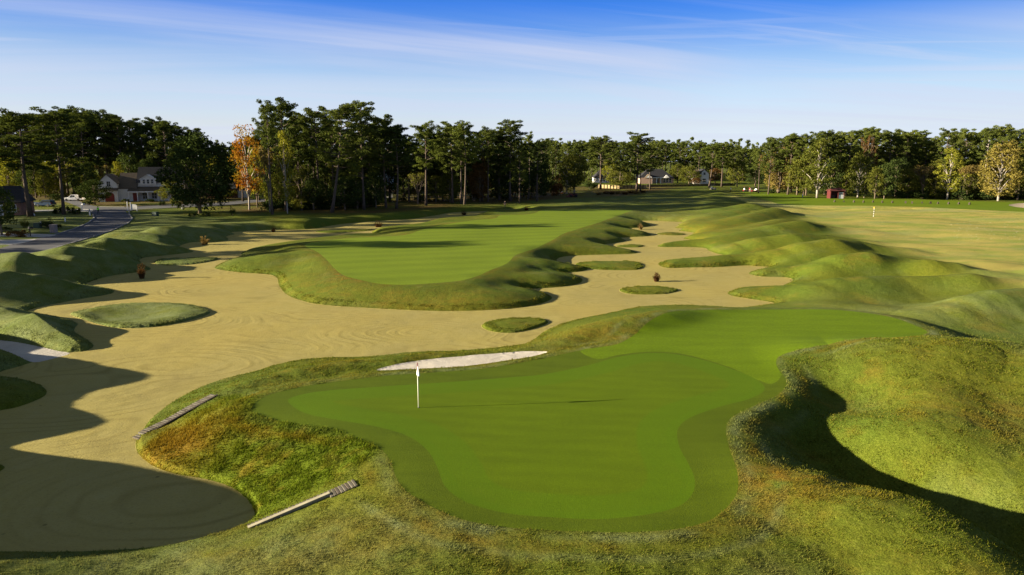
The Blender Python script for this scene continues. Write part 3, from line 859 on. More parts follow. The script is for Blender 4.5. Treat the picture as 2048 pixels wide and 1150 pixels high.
def mat_turf(name, a, b, fine, stripes=None, frost=None, bump=0.02, lap=False):
    m, t, out = new_mat(name)
    oc = OBJC(t)
    c = MIX(t, ramp2(t, oc, 0.16, 5, 0.36, 0.64, 0.6), a, b)
    c = MIX(t, MATH(t, 'MULTIPLY', ramp2(t, stretch(t, oc, 0.5, 2.2), 0.7, 5, 0.4, 0.68, 0.7), 0.55), c, tuple(0.78 * x for x in a))
    if stripes:
        rz, period, amt = stripes
        mp = stretch(t, oc, 1, 1, rz)
        sx = t.nodes.new('ShaderNodeSeparateXYZ')
        t.links.new(mp, sx.inputs[0])
        w = MATH(t, 'ADD', MATH(t, 'MULTIPLY', sx.outputs[1], 2 * math.pi / period), MATH(t, 'MULTIPLY', NOISE(t, oc, 0.06, 2), 2.5))
        s = MATH(t, 'SMOOTH_MIN', MATH(t, 'MULTIPLY', MATH(t, 'SINE', w), 1.6), 1.0, 0.4)
        s = MATH(t, 'MULTIPLY', MATH(t, 'ADD', s, 1.0), 0.5 * amt, clamp=True)
        c = MIX(t, s, c, tuple(x * 1.5 for x in b))
    if lap:
        c = MIX(t, MATH(t, 'MULTIPLY', ATTR(t, 'lap'), 0.75), c, (0.078, 0.152, 0.001))
    c = MIX(t, MATH(t, 'MULTIPLY', ramp2(t, oc, 0.55, 6, 0.56, 0.80, 0.7), 0.22), c, (a[0] * 1.30, a[1] * 1.12, a[2] + 0.006))
    if frost:
        c = MIX(t, MATH(t, 'MULTIPLY', ramp2(t, oc, 0.35, 5, 0.5, 0.75), frost), c, (0.15, 0.19, 0.07))
    sp = NOISE(t, oc, fine, 5, 0.75)
    c = MIX(t, RAMP(t, sp, [(0.32, 0.45), (0.6, 0.0)]), c, tuple(x * 0.45 for x in a))
    c = MIX(t, RAMP(t, sp, [(0.55, 0.0), (0.75, 0.35)]), c, tuple(x * 1.7 for x in b))
    nb = BUMP(t, sp, bump, 0.7)
    principled(t, out, c, 0.9, 0.10, nb)
    return m


def mat_sand():
    m, t, out = new_mat("waste_sand")
    oc = OBJC(t)
    warp = t.nodes.new('ShaderNodeTexNoise')
    warp.inputs['Scale'].default_value = 0.13
    warp.inputs['Detail'].default_value = 2.0
    t.links.new(oc, warp.inputs['Vector'])
    w = t.nodes.new('ShaderNodeVectorMath')
    w.operation = 'MULTIPLY_ADD'
    t.links.new(warp.outputs['Color'], w.inputs[0])
    w.inputs[1].default_value = (2.2, 2.2, 0)
    t.links.new(oc, w.inputs[2])
    # raked rings: the tractor turns round and round, each ring family about its own centre
    def rings(sx, sy, sc, freq, seed):
        vo = t.nodes.new('ShaderNodeTexVoronoi')
        vo.feature = 'SMOOTH_F1'
        vo.inputs['Scale'].default_value = sc
        vo.inputs['Smoothness'].default_value = 0.25
        mp = stretch(t, w.outputs[0], sx, sy)
        mp.node.inputs['Location'].default_value = (seed, seed * 0.7, 0)
        t.links.new(mp, vo.inputs['Vector'])
        d = MATH(t, 'MULTIPLY', vo.outputs['Distance'], freq)
        d = MATH(t, 'ADD', d, MATH(t, 'MULTIPLY', NOISE(t, oc, 0.6, 3), 3.0))
        return MATH(t, 'SINE', d)
    r1 = rings(0.72, 1.15, 0.105, 95.0, 0.0)
    r2 = rings(0.72, 1.15, 0.105, 205.0, 0.0)
    amt = ramp2(t, oc, 0.16, 3, 0.34, 0.62)
    rk = MATH(t, 'MULTIPLY', MATH(t, 'ADD', MATH(t, 'MULTIPLY', r1, 0.6), MATH(t, 'MULTIPLY', r2, 0.4)), amt)
    c = MIX(t, ramp2(t, oc, 0.09, 4, 0.35, 0.66), (0.345, 0.292, 0.088), (0.302, 0.260, 0.090))
    c = MIX(t, MATH(t, 'MULTIPLY', ramp2(t, oc, 0.8, 5, 0.42, 0.72, 0.7), 0.5), c, (0.370, 0.322, 0.125))
    c = MIX(t, MATH(t, 'MULTIPLY', ramp2(t, oc, 0.05, 3, 0.48, 0.64), 0.5), c, (0.385, 0.305, 0.085))
    c = MIX(t, MATH(t, 'MULTIPLY', MATH(t, 'ADD', MATH(t, 'MULTIPLY', rk, 0.42), 0.0), 1.0, clamp=True), c, (0.165, 0.130, 0.034))
    sp = NOISE(t, oc, 9.0, 6, 0.8)
    c = MIX(t, RAMP(t, sp, [(0.30, 0.5), (0.5, 0.0)]), c, (0.150, 0.115, 0.045))
    # clods, weeds and damp patches
    vd = t.nodes.new('ShaderNodeTexVoronoi')
    vd.inputs['Scale'].default_value = 1.1
    t.links.new(oc, vd.inputs['Vector'])
    dots = MATH(t, 'MULTIPLY', RAMP(t, vd.outputs['Distance'], [(0.05, 1.0), (0.11, 0.0)]), ramp2(t, oc, 0.3, 3, 0.48, 0.62))
    c = MIX(t, MATH(t, 'MULTIPLY', dots, 0.7), c, (0.085, 0.070, 0.028))
    c = MIX(t, MATH(t, 'MULTIPLY', ramp2(t, oc, 0.22, 5, 0.54, 0.72, 0.65), 0.38), c, (0.205, 0.165, 0.058))
    nb = BUMP(t, rk, 0.016, 0.35)
    nb = BUMP(t, sp, 0.03, 0.6, nb)
    principled(t, out, c, 1.0, 0.05, nb)
    return m


def mat_white_sand(name, a, b):
    m, t, out = new_mat(name)
    oc = OBJC(t)
    c = MIX(t, ramp2(t, oc, 0.5, 4, 0.35, 0.65), a, b)
    sp = NOISE(t, stretch(t, oc, 0.8, 2.0, R(20)), 3.0, 5, 0.75)
    c = MIX(t, RAMP(t, sp, [(0.30, 0.4), (0.5, 0.0)]), c, tuple(0.6 * x for x in a))
    nb = BUMP(t, sp, 0.10, 0.9)
    nb = BUMP(t, NOISE(t, oc, 14, 4, 0.7), 0.03, 0.6, nb)
    principled(t, out, c, 1.0, 0.05, nb)
    return m


def mat_asphalt():
    m, t, out = new_mat("asphalt")
    oc = OBJC(t)
    c = MIX(t, ramp2(t, oc, 0.12, 5, 0.35, 0.65, 0.65), (0.060, 0.062, 0.070), (0.085, 0.085, 0.092))
    c = MIX(t, MATH(t, 'MULTIPLY', ramp2(t, stretch(t, oc, .25, 2.5, R(-35)), 0.5, 4, 0.5, 0.7), .5), c, (0.048, 0.05, 0.056))
    sp = NOISE(t, oc, 8, 5, 0.8)
    c = MIX(t, RAMP(t, sp, [(0.55, 0.0), (0.75, 0.4)]), c, (0.22, 0.21, 0.20))
    principled(t, out, c, 0.85, 0.3, BUMP(t, sp, 0.01, 0.6))
    return m


M = {
    'rough': mat_rough(),
    'fairway': mat_turf("fairway_turf", (0.135, 0.195, 0.008), (0.150, 0.212, 0.010), 7.0, (R(-17), 4.3, 0.20), bump=0.03),
    'green': mat_turf("putting_turf", (0.088, 0.137, 0.001), (0.098, 0.151, 0.001), 22.0, (R(8), 1.1, 0.09), bump=0.012, lap=True),
    'collar': mat_turf("collar_turf", (0.072, 0.108, 0.002), (0.088, 0.126, 0.003), 19.0, (R(4), 2.4, 0.08), bump=0.022),
    'approach': mat_turf("approach_turf", (0.106, 0.170, 0.001), (0.122, 0.190, 0.002), 9.0, (R(6), 2.0, 0.12), bump=0.03),
    'tee': mat_turf("tee_turf", (0.112, 0.170, 0.002), (0.130, 0.190, 0.003), 4.0, (R(2), 4.0, 0.15), bump=0.04),
    'sand': mat_sand(),
    'bunker': mat_white_sand("bunker_sand", (0.48, 0.44, 0.37), (0.56, 0.515, 0.44)),
    'farbunker': mat_white_sand("far_bunker_sand", (0.48, 0.38, 0.26), (0.56, 0.46, 0.32)),
    'path': mat_white_sand("path_sand", (0.42, 0.39, 0.34), (0.50, 0.47, 0.42)),
    'road': mat_asphalt(),
    'drive': plain("concrete", (0.34, 0.33, 0.31), 0.9, 0.15, 0.6),
}
M['island'] = M['rough']

# ------------------------------------------------------------------ the ground, cut into its surfaces
GN = grid_normals()
VID = np.arange(NY * NS).reshape(NY, NS)
VV = np.stack([GX, GY, GZ], -1).reshape(-1, 3)
NN = GN.reshape(-1, 3)
ATT = {'dry': A_DRY, 'frost': A_FROST, 'range': A_RANGE, 'litter': A_LITTER, 'face': A_FACE}
NAME = {'rough': 'ground', 'fairway': 'fairway', 'green': 'putting_green', 'collar': 'green_collar', 'approach': 'approach_turf', 'tee': 'practice_tee_turf', 'sand': 'waste_bunker_sand',
        'bunker': 'white_sand_bunker', 'farbunker': 'far_sand_bunker', 'path': 'sandy_path', 'road': 'road', 'drive': 'driveway', 'island': 'grass_island'}
for i, key in enumerate(LAB):
    fi, fj = np.nonzero(FLAB == i)
    if len(fi) == 0:
        continue
    q = np.stack([VID[fi, fj], VID[fi, fj + 1], VID[fi + 1, fj + 1], VID[fi + 1, fj]], 1)
    u, inv = np.unique(q.ravel(), return_inverse=True)
    at = {k: v.ravel()[u] for k, v in ATT.items()} if key in ('rough', 'island') else None
    if key == 'green':
        at = {'lap': sstep(-1.75, -1.6, SD['green']).ravel()[u] * 0.8 + 0.2 * sstep(-0.5, -0.42, SD['green']).ravel()[u]}
    o = link(NAME[key], np_mesh(NAME[key], VV[u], inv.reshape(-1, 4), at, normals=NN[u]), M[key])
    o['kind'] = 'structure'

# ------------------------------------------------------------------ building helpers for things
def thing(name, label, cat, loc=(0, 0, 0), rz=0.0, group=None, scale=None):
    o = bpy.data.objects.new(name, None)
    COL.objects.link(o)
    o.empty_display_size = 0.3
    o.location = loc
    o.rotation_euler = (0, 0, rz)
    if scale is not None:
        o.scale = scale if isinstance(scale, (tuple, list)) else (scale,) * 3
    o['label'] = label
    o['category'] = cat
    if group:
        o['group'] = group
    return o


def tag(o, label, cat, group=None):
    o['label'] = label
    o['category'] = cat
    if group:
        o['group'] = group
    return o


def frames(path):
    p = np.asarray(path, float)
    t = np.gradient(p, axis=0)
    t /= np.linalg.norm(t, axis=1, keepdims=True) + 1e-9
    ref = np.where(np.abs(t[:, 2:3]) > 0.9, np.array([[1.0, 0, 0]]), np.array([[0, 0, 1.0]]))
    u = np.cross(t, ref)
    u /= np.linalg.norm(u, axis=1, keepdims=True) + 1e-9
    return p, u, np.cross(t, u)


class MB:
    """collects shapes into one mesh of quads (triangles repeat their last corner) with material slots"""

    def __init__(self):
        self.v, self.f, self.m, self.n = [], [], [], 0

    def add(self, v, f, mi=0):
        v = np.asarray(v, float).reshape(-1, 3)
        f = [list(x) for x in f]
        self.v.append(v)
        self.f += [[i + self.n for i in x] for x in f]
        self.m += [mi] * len(f)
        self.n += len(v)

    def tube(self, path, rad, seg=7, mi=0, cap=True):
        p, u, w = frames(path)
        rad = np.broadcast_to(np.asarray(rad, float), (len(p),))
        a = np.linspace(0, 2 * math.pi, seg, endpoint=False)
        ring = (p[:, None] + rad[:, None, None] * (np.cos(a)[None, :, None] * u[:, None] + np.sin(a)[None, :, None] * w[:, None])).reshape(-1, 3)
        f = []
        for i in range(len(p) - 1):
            for j in range(seg):
                k = (j + 1) % seg
                f.append((i * seg + j, i * seg + k, (i + 1) * seg + k, (i + 1) * seg + j))
        if cap:
            f.append(tuple(range(seg - 1, -1, -1)))
            f.append(tuple((len(p) - 1) * seg + j for j in range(seg)))
        self.add(ring, f, mi)

    def box(self, c, s, mi=0, rz=0.0, taper=(1, 1)):
        x, y, z = s[0] / 2, s[1] / 2, s[2] / 2
        v = np.array([(-x, -y, -z), (x, -y, -z), (x, y, -z), (-x, y, -z), (-x * taper[0], -y * taper[1], z), (x * taper[0], -y * taper[1], z),
                      (x * taper[0], y * taper[1], z), (-x * taper[0], y * taper[1], z)])
        ca, sa = math.cos(rz), math.sin(rz)
        v = np.stack([v[:, 0] * ca - v[:, 1] * sa + c[0], v[:, 0] * sa + v[:, 1] * ca + c[1], v[:, 2] + c[2]], 1)
        self.add(v, [(3, 2, 1, 0), (4, 5, 6, 7), (0, 1, 5, 4), (1, 2, 6, 5), (2, 3, 7, 6), (3, 0, 4, 7)], mi)

    def prism(self, pts, axis, a, b, mi=0):
        """closed outline (two coordinates) swept along an axis from a to b"""
        n = len(pts)
        def put(q, h):
            return {'x': (h, q[0], q[1]), 'y': (q[0], h, q[1]), 'z': (q[0], q[1], h)}[axis]
        v = [put(q, a) for q in pts] + [put(q, b) for q in pts]
        f = [tuple(range(n - 1, -1, -1)), tuple(range(n, 2 * n))] + [(i, (i + 1) % n, n + (i + 1) % n, n + i) for i in range(n)]
        self.add(v, f, mi)

    def lathe(self, prof, seg=14, mi=0, c=(0, 0, 0), sy=1.0):
        v, f = [], []
        for r, z in prof:
            for j in range(seg):
                a = 2 * math.pi * j / seg
                v.append((c[0] + r * math.cos(a), c[1] + sy * r * math.sin(a), c[2] + z))
        for i in range(len(prof) - 1):
            for j in range(seg):
                k = (j + 1) % seg
                f.append((i * seg + j, i * seg + k, (i + 1) * seg + k, (i + 1) * seg + j))
        f.append(tuple(range(seg - 1, -1, -1)))
        f.append(tuple((len(prof) - 1) * seg + j for j in range(seg)))
        self.add(v, f, mi)

    def mesh(self, name, smooth=False, bevel=0.0):
        me = bpy.data.meshes.new(name)
        me.from_pydata([tuple(x) for x in np.concatenate(self.v)], [], self.f)
        me.polygons.foreach_set('material_index', self.m)
        bm = bmesh.new()
        bm.from_mesh(me)
        bmesh.ops.recalc_face_normals(bm, faces=bm.faces)
        if bevel:
            es = [e for e in bm.edges if len(e.link_faces) == 2 and e.calc_face_angle(0) > 0.6]
            bmesh.ops.bevel(bm, geom=es, offset=bevel, segments=2, affect='EDGES', clamp_overlap=True)
        bm.to_mesh(me)
        bm.free()
        me.polygons.foreach_set('use_smooth', [smooth] * len(me.polygons))
        me.update()
        return me

    def build(self, name, mats, parent=None, smooth=False, bevel=0.0):
        return link(name, self.mesh(name, smooth, bevel), mats, parent)


def unit(v):
    return v / (np.linalg.norm(v, axis=-1, keepdims=True) + 1e-9)


def leaf_tris(rng, cen, rad, n, size, out_bias=0.9, aspect=0.55, flat=(1, 1, 0.65), shell=0.45):
    """n small leaf sprays spread through an ellipsoid clump"""
    d = unit(rng.normal(size=(n, 3)))
    r = (shell + (1 - shell) * rng.random((n, 1))) * rad
    c = cen + d * r * np.array(flat)
    nrm = unit(d * out_bias + rng.normal(size=(n, 3)) * 0.75)
    t = unit(np.cross(nrm, rng.normal(size=(n, 3))))
    b = np.cross(nrm, t)
    s = size * (0.6 + 0.8 * rng.random((n, 1)))
    v = np.stack([c - t * s, c + t * s * 0.7 + b * s * aspect, c + t * s * 0.7 - b * s * aspect], 1)
    return v.reshape(-1, 3)


def tri_mesh(name, v):
    return np_mesh(name, v, np.arange(len(v)).reshape(-1, 3), smooth=False)


def limb(rng, start, az, length, rise, bend=0.35, n=5):
    pts = []
    d = np.array([math.cos(az), math.sin(az), 0.0])
    side = np.array([-math.sin(az), math.cos(az), 0.0]) * rng.normal() * 0.12
    for i in range(n):
        t = i / (n - 1)
        pts.append(start + d * length * t + side * length * t * t + np.array([0, 0, length * (rise * t + bend * t * t)]))
    return np.array(pts)


def make_pine(seed, H=22.0, hc=0.5, rmax=3.6, nl=24, lean=0.0, dens=1.0, sparse=0.0):
    rng = np.random.default_rng(seed)
    tr = MB()
    n = 9
    b1, b2 = rng.normal(size=2) * 0.25
    path = np.array([[lean * (1 - t) * -1 + b1 * math.sin(3 * t), b2 * math.sin(2.5 * t), H * t] for t in np.linspace(0, 0.97, n)])
    path[:, 0] -= path[0, 0]
    rad = np.array([0.30 * (1 - 0.82 * t) + 0.10 * math.exp(-t * 22) for t in np.linspace(0, 1, n)])
    tr.tube(path, rad, 8)
    leaves = []

    def at(t):
        x = t / 0.97 * (n - 1)
        i = min(int(x), n - 2)
        return path[i] + (path[i + 1] - path[i]) * (x - i)
    for k in range(nl):
        t = hc + (0.965 - hc) * ((k + 0.6 * rng.random()) / nl)
        u = (t - hc) / (1 - hc)
        prof = (0.55 + 0.75 * math.sin(math.pi * min(1, 0.22 + 0.78 * u))) * (1 - 0.28 * u)
        length = rmax * prof * (0.62 + 0.6 * rng.random())
        if rng.random() < sparse:
            length *= 0.45
        az = k * 2.4 + rng.normal() * 0.5
        lp = limb(rng, at(t), az, length, 0.06 + 0.42 * u, 0.16, 5)
        tr.tube(lp, np.linspace(0.085, 0.02, 5), 5, 0, False)
        for s, rr in ((0.52, 0.85), (0.78, 1.0), (1.0, 0.95)):
            if length < 1.4 and s < 0.7:
                continue
            i = min(int(s * 4), 3)
            c = lp[i] + (lp[i + 1] - lp[i]) * (s * 4 - i) + rng.normal(size=3) * 0.25
            r = rr * (0.58 + 0.34 * rng.random()) * (0.7 + rmax / 9)
            leaves.append(leaf_tris(rng, c + np.array([0, 0, 0.12]), r, int(92 * dens), 0.23, 0.9, 0.40, (1.08, 1.08, 0.52)))
    for q in range(7):
        c = at(0.93) + rng.normal(size=3) * np.array([0.95, 0.95, 0.5])
        leaves.append(leaf_tris(rng, c, 0.95, int(80 * dens), 0.23, 0.9, 0.42, (1, 1, 0.8)))
    for k in range(5):                                             # dead stubs below the crown
        t = hc * (0.55 + 0.42 * rng.random())
        lp = limb(rng, at(t), rng.random() * 6.28, 0.7 + 1.2 * rng.random(), -0.05, 0.0, 3)
        tr.tube(lp, np.linspace(0.045, 0.012, 3), 4, 0, False)
    return tr.mesh("trunk", True), tri_mesh("crown", np.concatenate(leaves)), H


def make_broad(seed, H=13.0, W=11.0, base=0.22, n=46, per=70, leaf=0.30, trunk_r=0.30, top=1.0, gap=0.0, upright=0.0, multi=1):
    """a broad-leaved tree: forked trunk, limbs into the crown, leaf clumps over the crown's volume"""
    rng = np.random.default_rng(seed)
    tr = MB()
    zc = H * base
    for m_ in range(multi):
        off = np.array([math.cos(m_ * 2.2), math.sin(m_ * 2.2), 0]) * (0.0 if multi == 1 else 0.5)
        path = np.array([[off[0] * (1 + 1.2 * t) + 0.12 * math.sin(4 * t), off[1] * (1 + 1.2 * t), H * 0.86 * t] for t in np.linspace(0, 1, 8)])
        tr.tube(path, trunk_r * (1 - 0.85 * np.linspace(0, 1, 8)) + 0.015, 8)
    leaves = []
    for k in range(n):
        a = k * 2.399 + rng.normal() * 0.35
        t = (k + 0.5) / n
        zz = zc + (H - zc) * t
        u = t
        prof = math.sin(math.pi * min(0.97, 0.16 + 0.80 * u ** (1.0 + 0.4 * upright))) ** 0.75
        rr = W / 2 * prof * (0.35 + 0.65 * math.sqrt(rng.random())) * (1 - 0.12 * rng.random())
        c = np.array([math.cos(a) * rr, math.sin(a) * rr, zz + rng.normal() * 0.035 * H])
        c[2] = min(max(c[2], zc * 0.85), H * 0.985)
        if k % 2 == 0:
            s0 = np.array([0, 0, max(zc * 0.75, c[2] - rr * (0.75 + upright) - 0.1 * H)])
            mid = (s0 + c) / 2 + np.array([0, 0, 0.05 * H])
            tr.tube(np.array([s0, mid, c]), np.array([0.085, 0.055, 0.02]) * (H / 12), 5, 0, False)
        if rng.random() < gap:
            continue
        r = (0.105 * W + 0.035 * H) * (0.75 + 0.5 * rng.random())
        leaves.append(leaf_tris(rng, c, r, per, leaf, 1.0, 0.55, (1, 1, 0.78), 0.5))
    return tr.mesh("trunk", True), tri_mesh("crown", np.concatenate(leaves)), H


def make_bare(seed, H=15.0, W=9.0, leafn=900, leaf=0.22, trunk_r=0.26, multi=2):
    """late-autumn tree: fans of fine twigs and a thin veil of leaves"""
    rng = np.random.default_rng(seed)
    tr = MB()
    tips = []

    def grow(p, d, length, r, depth):
        q = p + d * length
        mid = (p + q) / 2 + rng.normal(size=3) * length * 0.04
        tr.tube(np.array([p, mid, q]), np.array([r, r * 0.8, r * 0.62]), 5 if depth > 2 else 3, 0, False)
        if depth == 0:
            tips.append(q)
            return
        for k in range(3 if depth > 1 else 4):
            nd = unit(d + rng.normal(size=3) * 0.36 + np.array([0, 0, 0.16]))
            grow(p + d * length * (0.65 + 0.35 * rng.random()), nd, length * (0.60 + 0.16 * rng.random()), r * 0.6, depth - 1)
            if depth <= 2:
                tips.append(p + d * length)
    for m_ in range(multi):
        a = m_ * 2.6 + rng.random()
        lean = 0.10 if multi > 1 else 0.0
        base = np.array([math.cos(a), math.sin(a), 0]) * (0.35 if multi > 1 else 0)
        p1 = base + np.array([math.cos(a) * lean * H * 0.3, math.sin(a) * lean * H * 0.3, H * 0.30])
        tr.tube(np.array([base, (base + p1) / 2, p1]), np.array([trunk_r, trunk_r * 0.8, trunk_r * 0.66]), 7, 0, False)
        for k in range(4):
            aa = a + k * 1.57 + rng.normal() * 0.3
            d = unit(np.array([math.cos(aa) * W / H * 0.75, math.sin(aa) * W / H * 0.75, 1.0]))
            grow(p1 + np.array([0, 0, -0.06 * H * k / 3]), d, H * 0.26, trunk_r * 0.5, 3)
    tips = np.array(tips)
    idx = rng.integers(0, len(tips), leafn)
    lv = [leaf_tris(rng, tips[i], 0.55, 1, leaf, 0.7, 0.5, (1, 1, 1), 0.1) for i in idx]
    return tr.mesh("trunk", True), tri_mesh("crown", np.concatenate(lv)), float(tips[:, 2].max())


def make_shrub(seed, H=2.5, W=3.2, n=16, per=55, leaf=0.16, low=0.12):
    rng = np.random.default_rng(seed)
    tr = MB()
    lv = []
    for k in range(n):
        a = k * 2.4 + rng.random()
        rr = W / 2 * math.sqrt(rng.random()) * 0.8
        z = H * (low + 0.72 * rng.random() * (1 - 0.6 * (rr / (W / 2)) ** 2))
        c = np.array([math.cos(a) * rr, math.sin(a) * rr, z])
        tr.tube(np.array([[0.1 * math.cos(a), 0.1 * math.sin(a), 0], c * np.array([.5, .5, .6]), c]), [0.035, 0.025, 0.01], 4, 0, False)
        lv.append(leaf_tris(rng, c, 0.25 * min(H, W) * (0.7 + 0.5 * rng.random()), per, leaf, 0.9, 0.5, (1, 1, 0.85), 0.4))
    v = np.concatenate(lv)
    v[:, 2] = np.maximum(v[:, 2], 0.02)
    return tr.mesh("stems", True), tri_mesh("foliage", v), H


def mat_leaf(name, a, b, trans=0.25, c=None, spread=0.5):
    m, t, out = new_mat(name)
    oi = t.nodes.new('ShaderNodeObjectInfo')
    geo = t.nodes.new('ShaderNodeNewGeometry')
    oc = OBJC(t)
    rnd = MATH(t, 'ADD', MATH(t, 'MULTIPLY', geo.outputs['Random Per Island'], 0.65), MATH(t, 'MULTIPLY', oi.outputs['Random'], spread))
    col = MIX(t, MATH(t, 'MULTIPLY', rnd, 1.0, clamp=True), a, b)
    if c is not None:
        col = MIX(t, ramp2(t, oc, 0.22, 3, 0.42, 0.62), col, c)
    d = t.nodes.new('ShaderNodeBsdfDiffuse')
    t.links.new(col, d.inputs['Color'])
    tl = t.nodes.new('ShaderNodeBsdfTranslucent')
    t.links.new(MIX(t, 1.0, col, (1.15, 1.1, 0.6), 'MULTIPLY'), tl.inputs['Color'])
    mx = t.nodes.new('ShaderNodeMixShader')
    mx.inputs[0].default_value = trans
    t.links.new(d.outputs[0], mx.inputs[1])
    t.links.new(tl.outputs[0], mx.inputs[2])
    t.links.new(mx.outputs[0], out.inputs['Surface'])
    return m


def mat_bark(name, a, b):
    m, t, out = new_mat(name)
    oc = OBJC(t)
    n = NOISE(t, stretch(t, oc, 2.5, 2.5), 3.0, 5, 0.7)
    c = RAMP(t, n, [(0.3, a), (0.7, b)])
    principled(t, out, c, 0.95, 0.1, BUMP(t, n, 0.05, 0.8))
    return m


LM = {
    'pine': mat_leaf("pine_needles", (0.040, 0.056, 0.014), (0.094, 0.114, 0.024), 0.24),
    'pine_light': mat_leaf("light_pine_needles", (0.060, 0.084, 0.016), (0.120, 0.140, 0.028), 0.26),
    'dark': mat_leaf("dark_evergreen_leaves", (0.022, 0.036, 0.012), (0.055, 0.075, 0.018), 0.18),
    'oak': mat_leaf("oak_leaves", (0.064, 0.080, 0.014), (0.135, 0.135, 0.024), 0.27),
    'yellowgreen': mat_leaf("yellow_green_leaves", (0.120, 0.140, 0.016), (0.210, 0.200, 0.028), 0.35),
    'orange': mat_leaf("orange_leaves", (0.215, 0.058, 0.012), (0.270, 0.105, 0.014), 0.4, (0.250, 0.180, 0.018), 0.3),
    'golden': mat_leaf("golden_leaves", (0.120, 0.105, 0.022), (0.200, 0.165, 0.040), 0.3),
    'tan': mat_leaf("tan_leaves", (0.140, 0.105, 0.030), (0.215, 0.165, 0.050), 0.3),
    'rust': mat_leaf("rust_leaves", (0.085, 0.042, 0.016), (0.130, 0.074, 0.024), 0.3),
    'straw': mat_leaf("dry_grass_blades", (0.140, 0.092, 0.034), (0.225, 0.155, 0.062), 0.3),
    'redgrass': mat_leaf("red_brown_grass_blades", (0.055, 0.026, 0.013), (0.105, 0.056, 0.024), 0.2),
    'hedge': mat_leaf("hedge_leaves", (0.018, 0.032, 0.010), (0.045, 0.060, 0.016), 0.15),
}
BARK = {'pine': mat_bark("pine_bark", (0.060, 0.044, 0.034), (0.120, 0.095, 0.075)), 'pale': mat_bark("pale_bark", (0.25, 0.22, 0.18), (0.40, 0.36, 0.31)),
        'brown': mat_bark("brown_bark", (0.10, 0.075, 0.05), (0.19, 0.15, 0.11)), 'twig': mat_bark("twig_bark", (0.13, 0.105, 0.07), (0.21, 0.175, 0.12))}

PROTO = {
    'pine_a': make_pine(1, 22, 0.45, 3.7, 34), 'pine_b': make_pine(2, 22, 0.36, 4.0, 38, 0.4), 'pine_c': make_pine(3, 22, 0.50, 3.4, 30, -0.3),
    'pine_d': make_pine(4, 22, 0.30, 3.9, 42, 0.2, 1.1), 'pine_e': make_pine(5, 22, 0.44, 4.4, 30, 0.3, 1.0, 0.35), 'pine_lean': make_pine(6, 22, 0.42, 4.3, 38, 2.6),
    'pine_thin': make_pine(8, 22, 0.55, 3.0, 18, 0.2, 0.9, 0.4),
    'oak_a': make_broad(11, 12, 11, 0.20, 52, 80), 'oak_b': make_broad(12, 13, 10, 0.26, 48, 78), 'oak_c': make_broad(13, 15, 10, 0.16, 60, 76, 0.30),
    'cedar': make_broad(14, 15, 13.5, 0.13, 74, 105, 0.32, 0.36, upright=0.4),
    'tall_leafy': make_broad(15, 16, 7.0, 0.20, 44, 66, 0.28, 0.22, gap=0.12, upright=0.5), 'autumn': make_broad(16, 17, 8.4, 0.24, 46, 62, 0.27, 0.24, gap=0.22, upright=0.5),
    'round': make_broad(17, 9, 8.0, 0.25, 40, 70, 0.24, 0.2),
    'bare_a': make_bare(21, leafn=2000), 'bare_b': make_bare(22, 16, 10, 9000, 0.2, 0.17, 3), 'bare_c': make_bare(23, 14, 7, 1500, multi=1),
    'shrub_a': make_shrub(31), 'shrub_b': make_shrub(32, 3.2, 3.4, 20), 'shrub_c': make_shrub(33, 1.6, 2.6, 14, 50, 0.14),
}
MESHED = {}


def plant_tree(kind, leaf, bark, loc, height, rz=None, label='', cat='tree', group=None, wide=1.0, name=None, parts=('trunk', 'crown')):
    """one tree or shrub: an empty at its foot with a trunk and a crown; copies share the mesh of their kind"""
    tm, cm, H = PROTO[kind]
    key = (kind, leaf, bark)
    if key not in MESHED:
        a, b = tm.copy(), cm.copy()
        a.name, b.name = parts
        a.materials.append(BARK[bark])
        b.materials.append(LM[leaf])
        MESHED[key] = (a, b)
    a, b = MESHED[key]
    s = height / H
    if name is None:
        name = {'pine': 'pine_tree', 'oak_': 'oak_tree', 'cede': 'evergreen_tree', 'ceda': 'evergreen_tree', 'tall': 'leafy_tree', 'autu': 'autumn_tree',
                'roun': 'round_tree', 'bare': 'bare_tree', 'shru': 'shrub'}[kind[:4]]
    e = thing(name, label, cat, loc, RNG.random() * 6.28 if rz is None else rz, group, (s * wide, s * wide, s))
    link(parts[0], a, None, e)
    link(parts[1], b, None, e)
    return e


def tree_px(kind, leaf, bark, px, py, top, label, group=None, rz=None, wide=1.0, width=None, cat='tree', name=None, parts=('trunk', 'crown')):
    p = place(px, py)
    d = ray(px, top)
    zt = CAM_H + d[2] / d[1] * p.y
    h = max(zt - p.z, 0.4)
    if width is not None:                                          # crown width in photograph pixels
        W = {'pine': 7.6, 'oak_': 10.5, 'oak': 10.5, 'ceda': 13.5, 'tall': 7.0, 'autu': 8.4, 'roun': 8.0, 'bare': 9.0, 'shru': 3.2}[kind[:4]]
        wide = (width / mpp(p)) / (W * h / PROTO[kind][2])
    return plant_tree(kind, leaf, bark, (p.x, p.y, p.z - 0.05), h, rz, label, cat, group, wide, name, parts)

# ------------------------------------------------------------------ the trees one can tell apart
T = tree_px
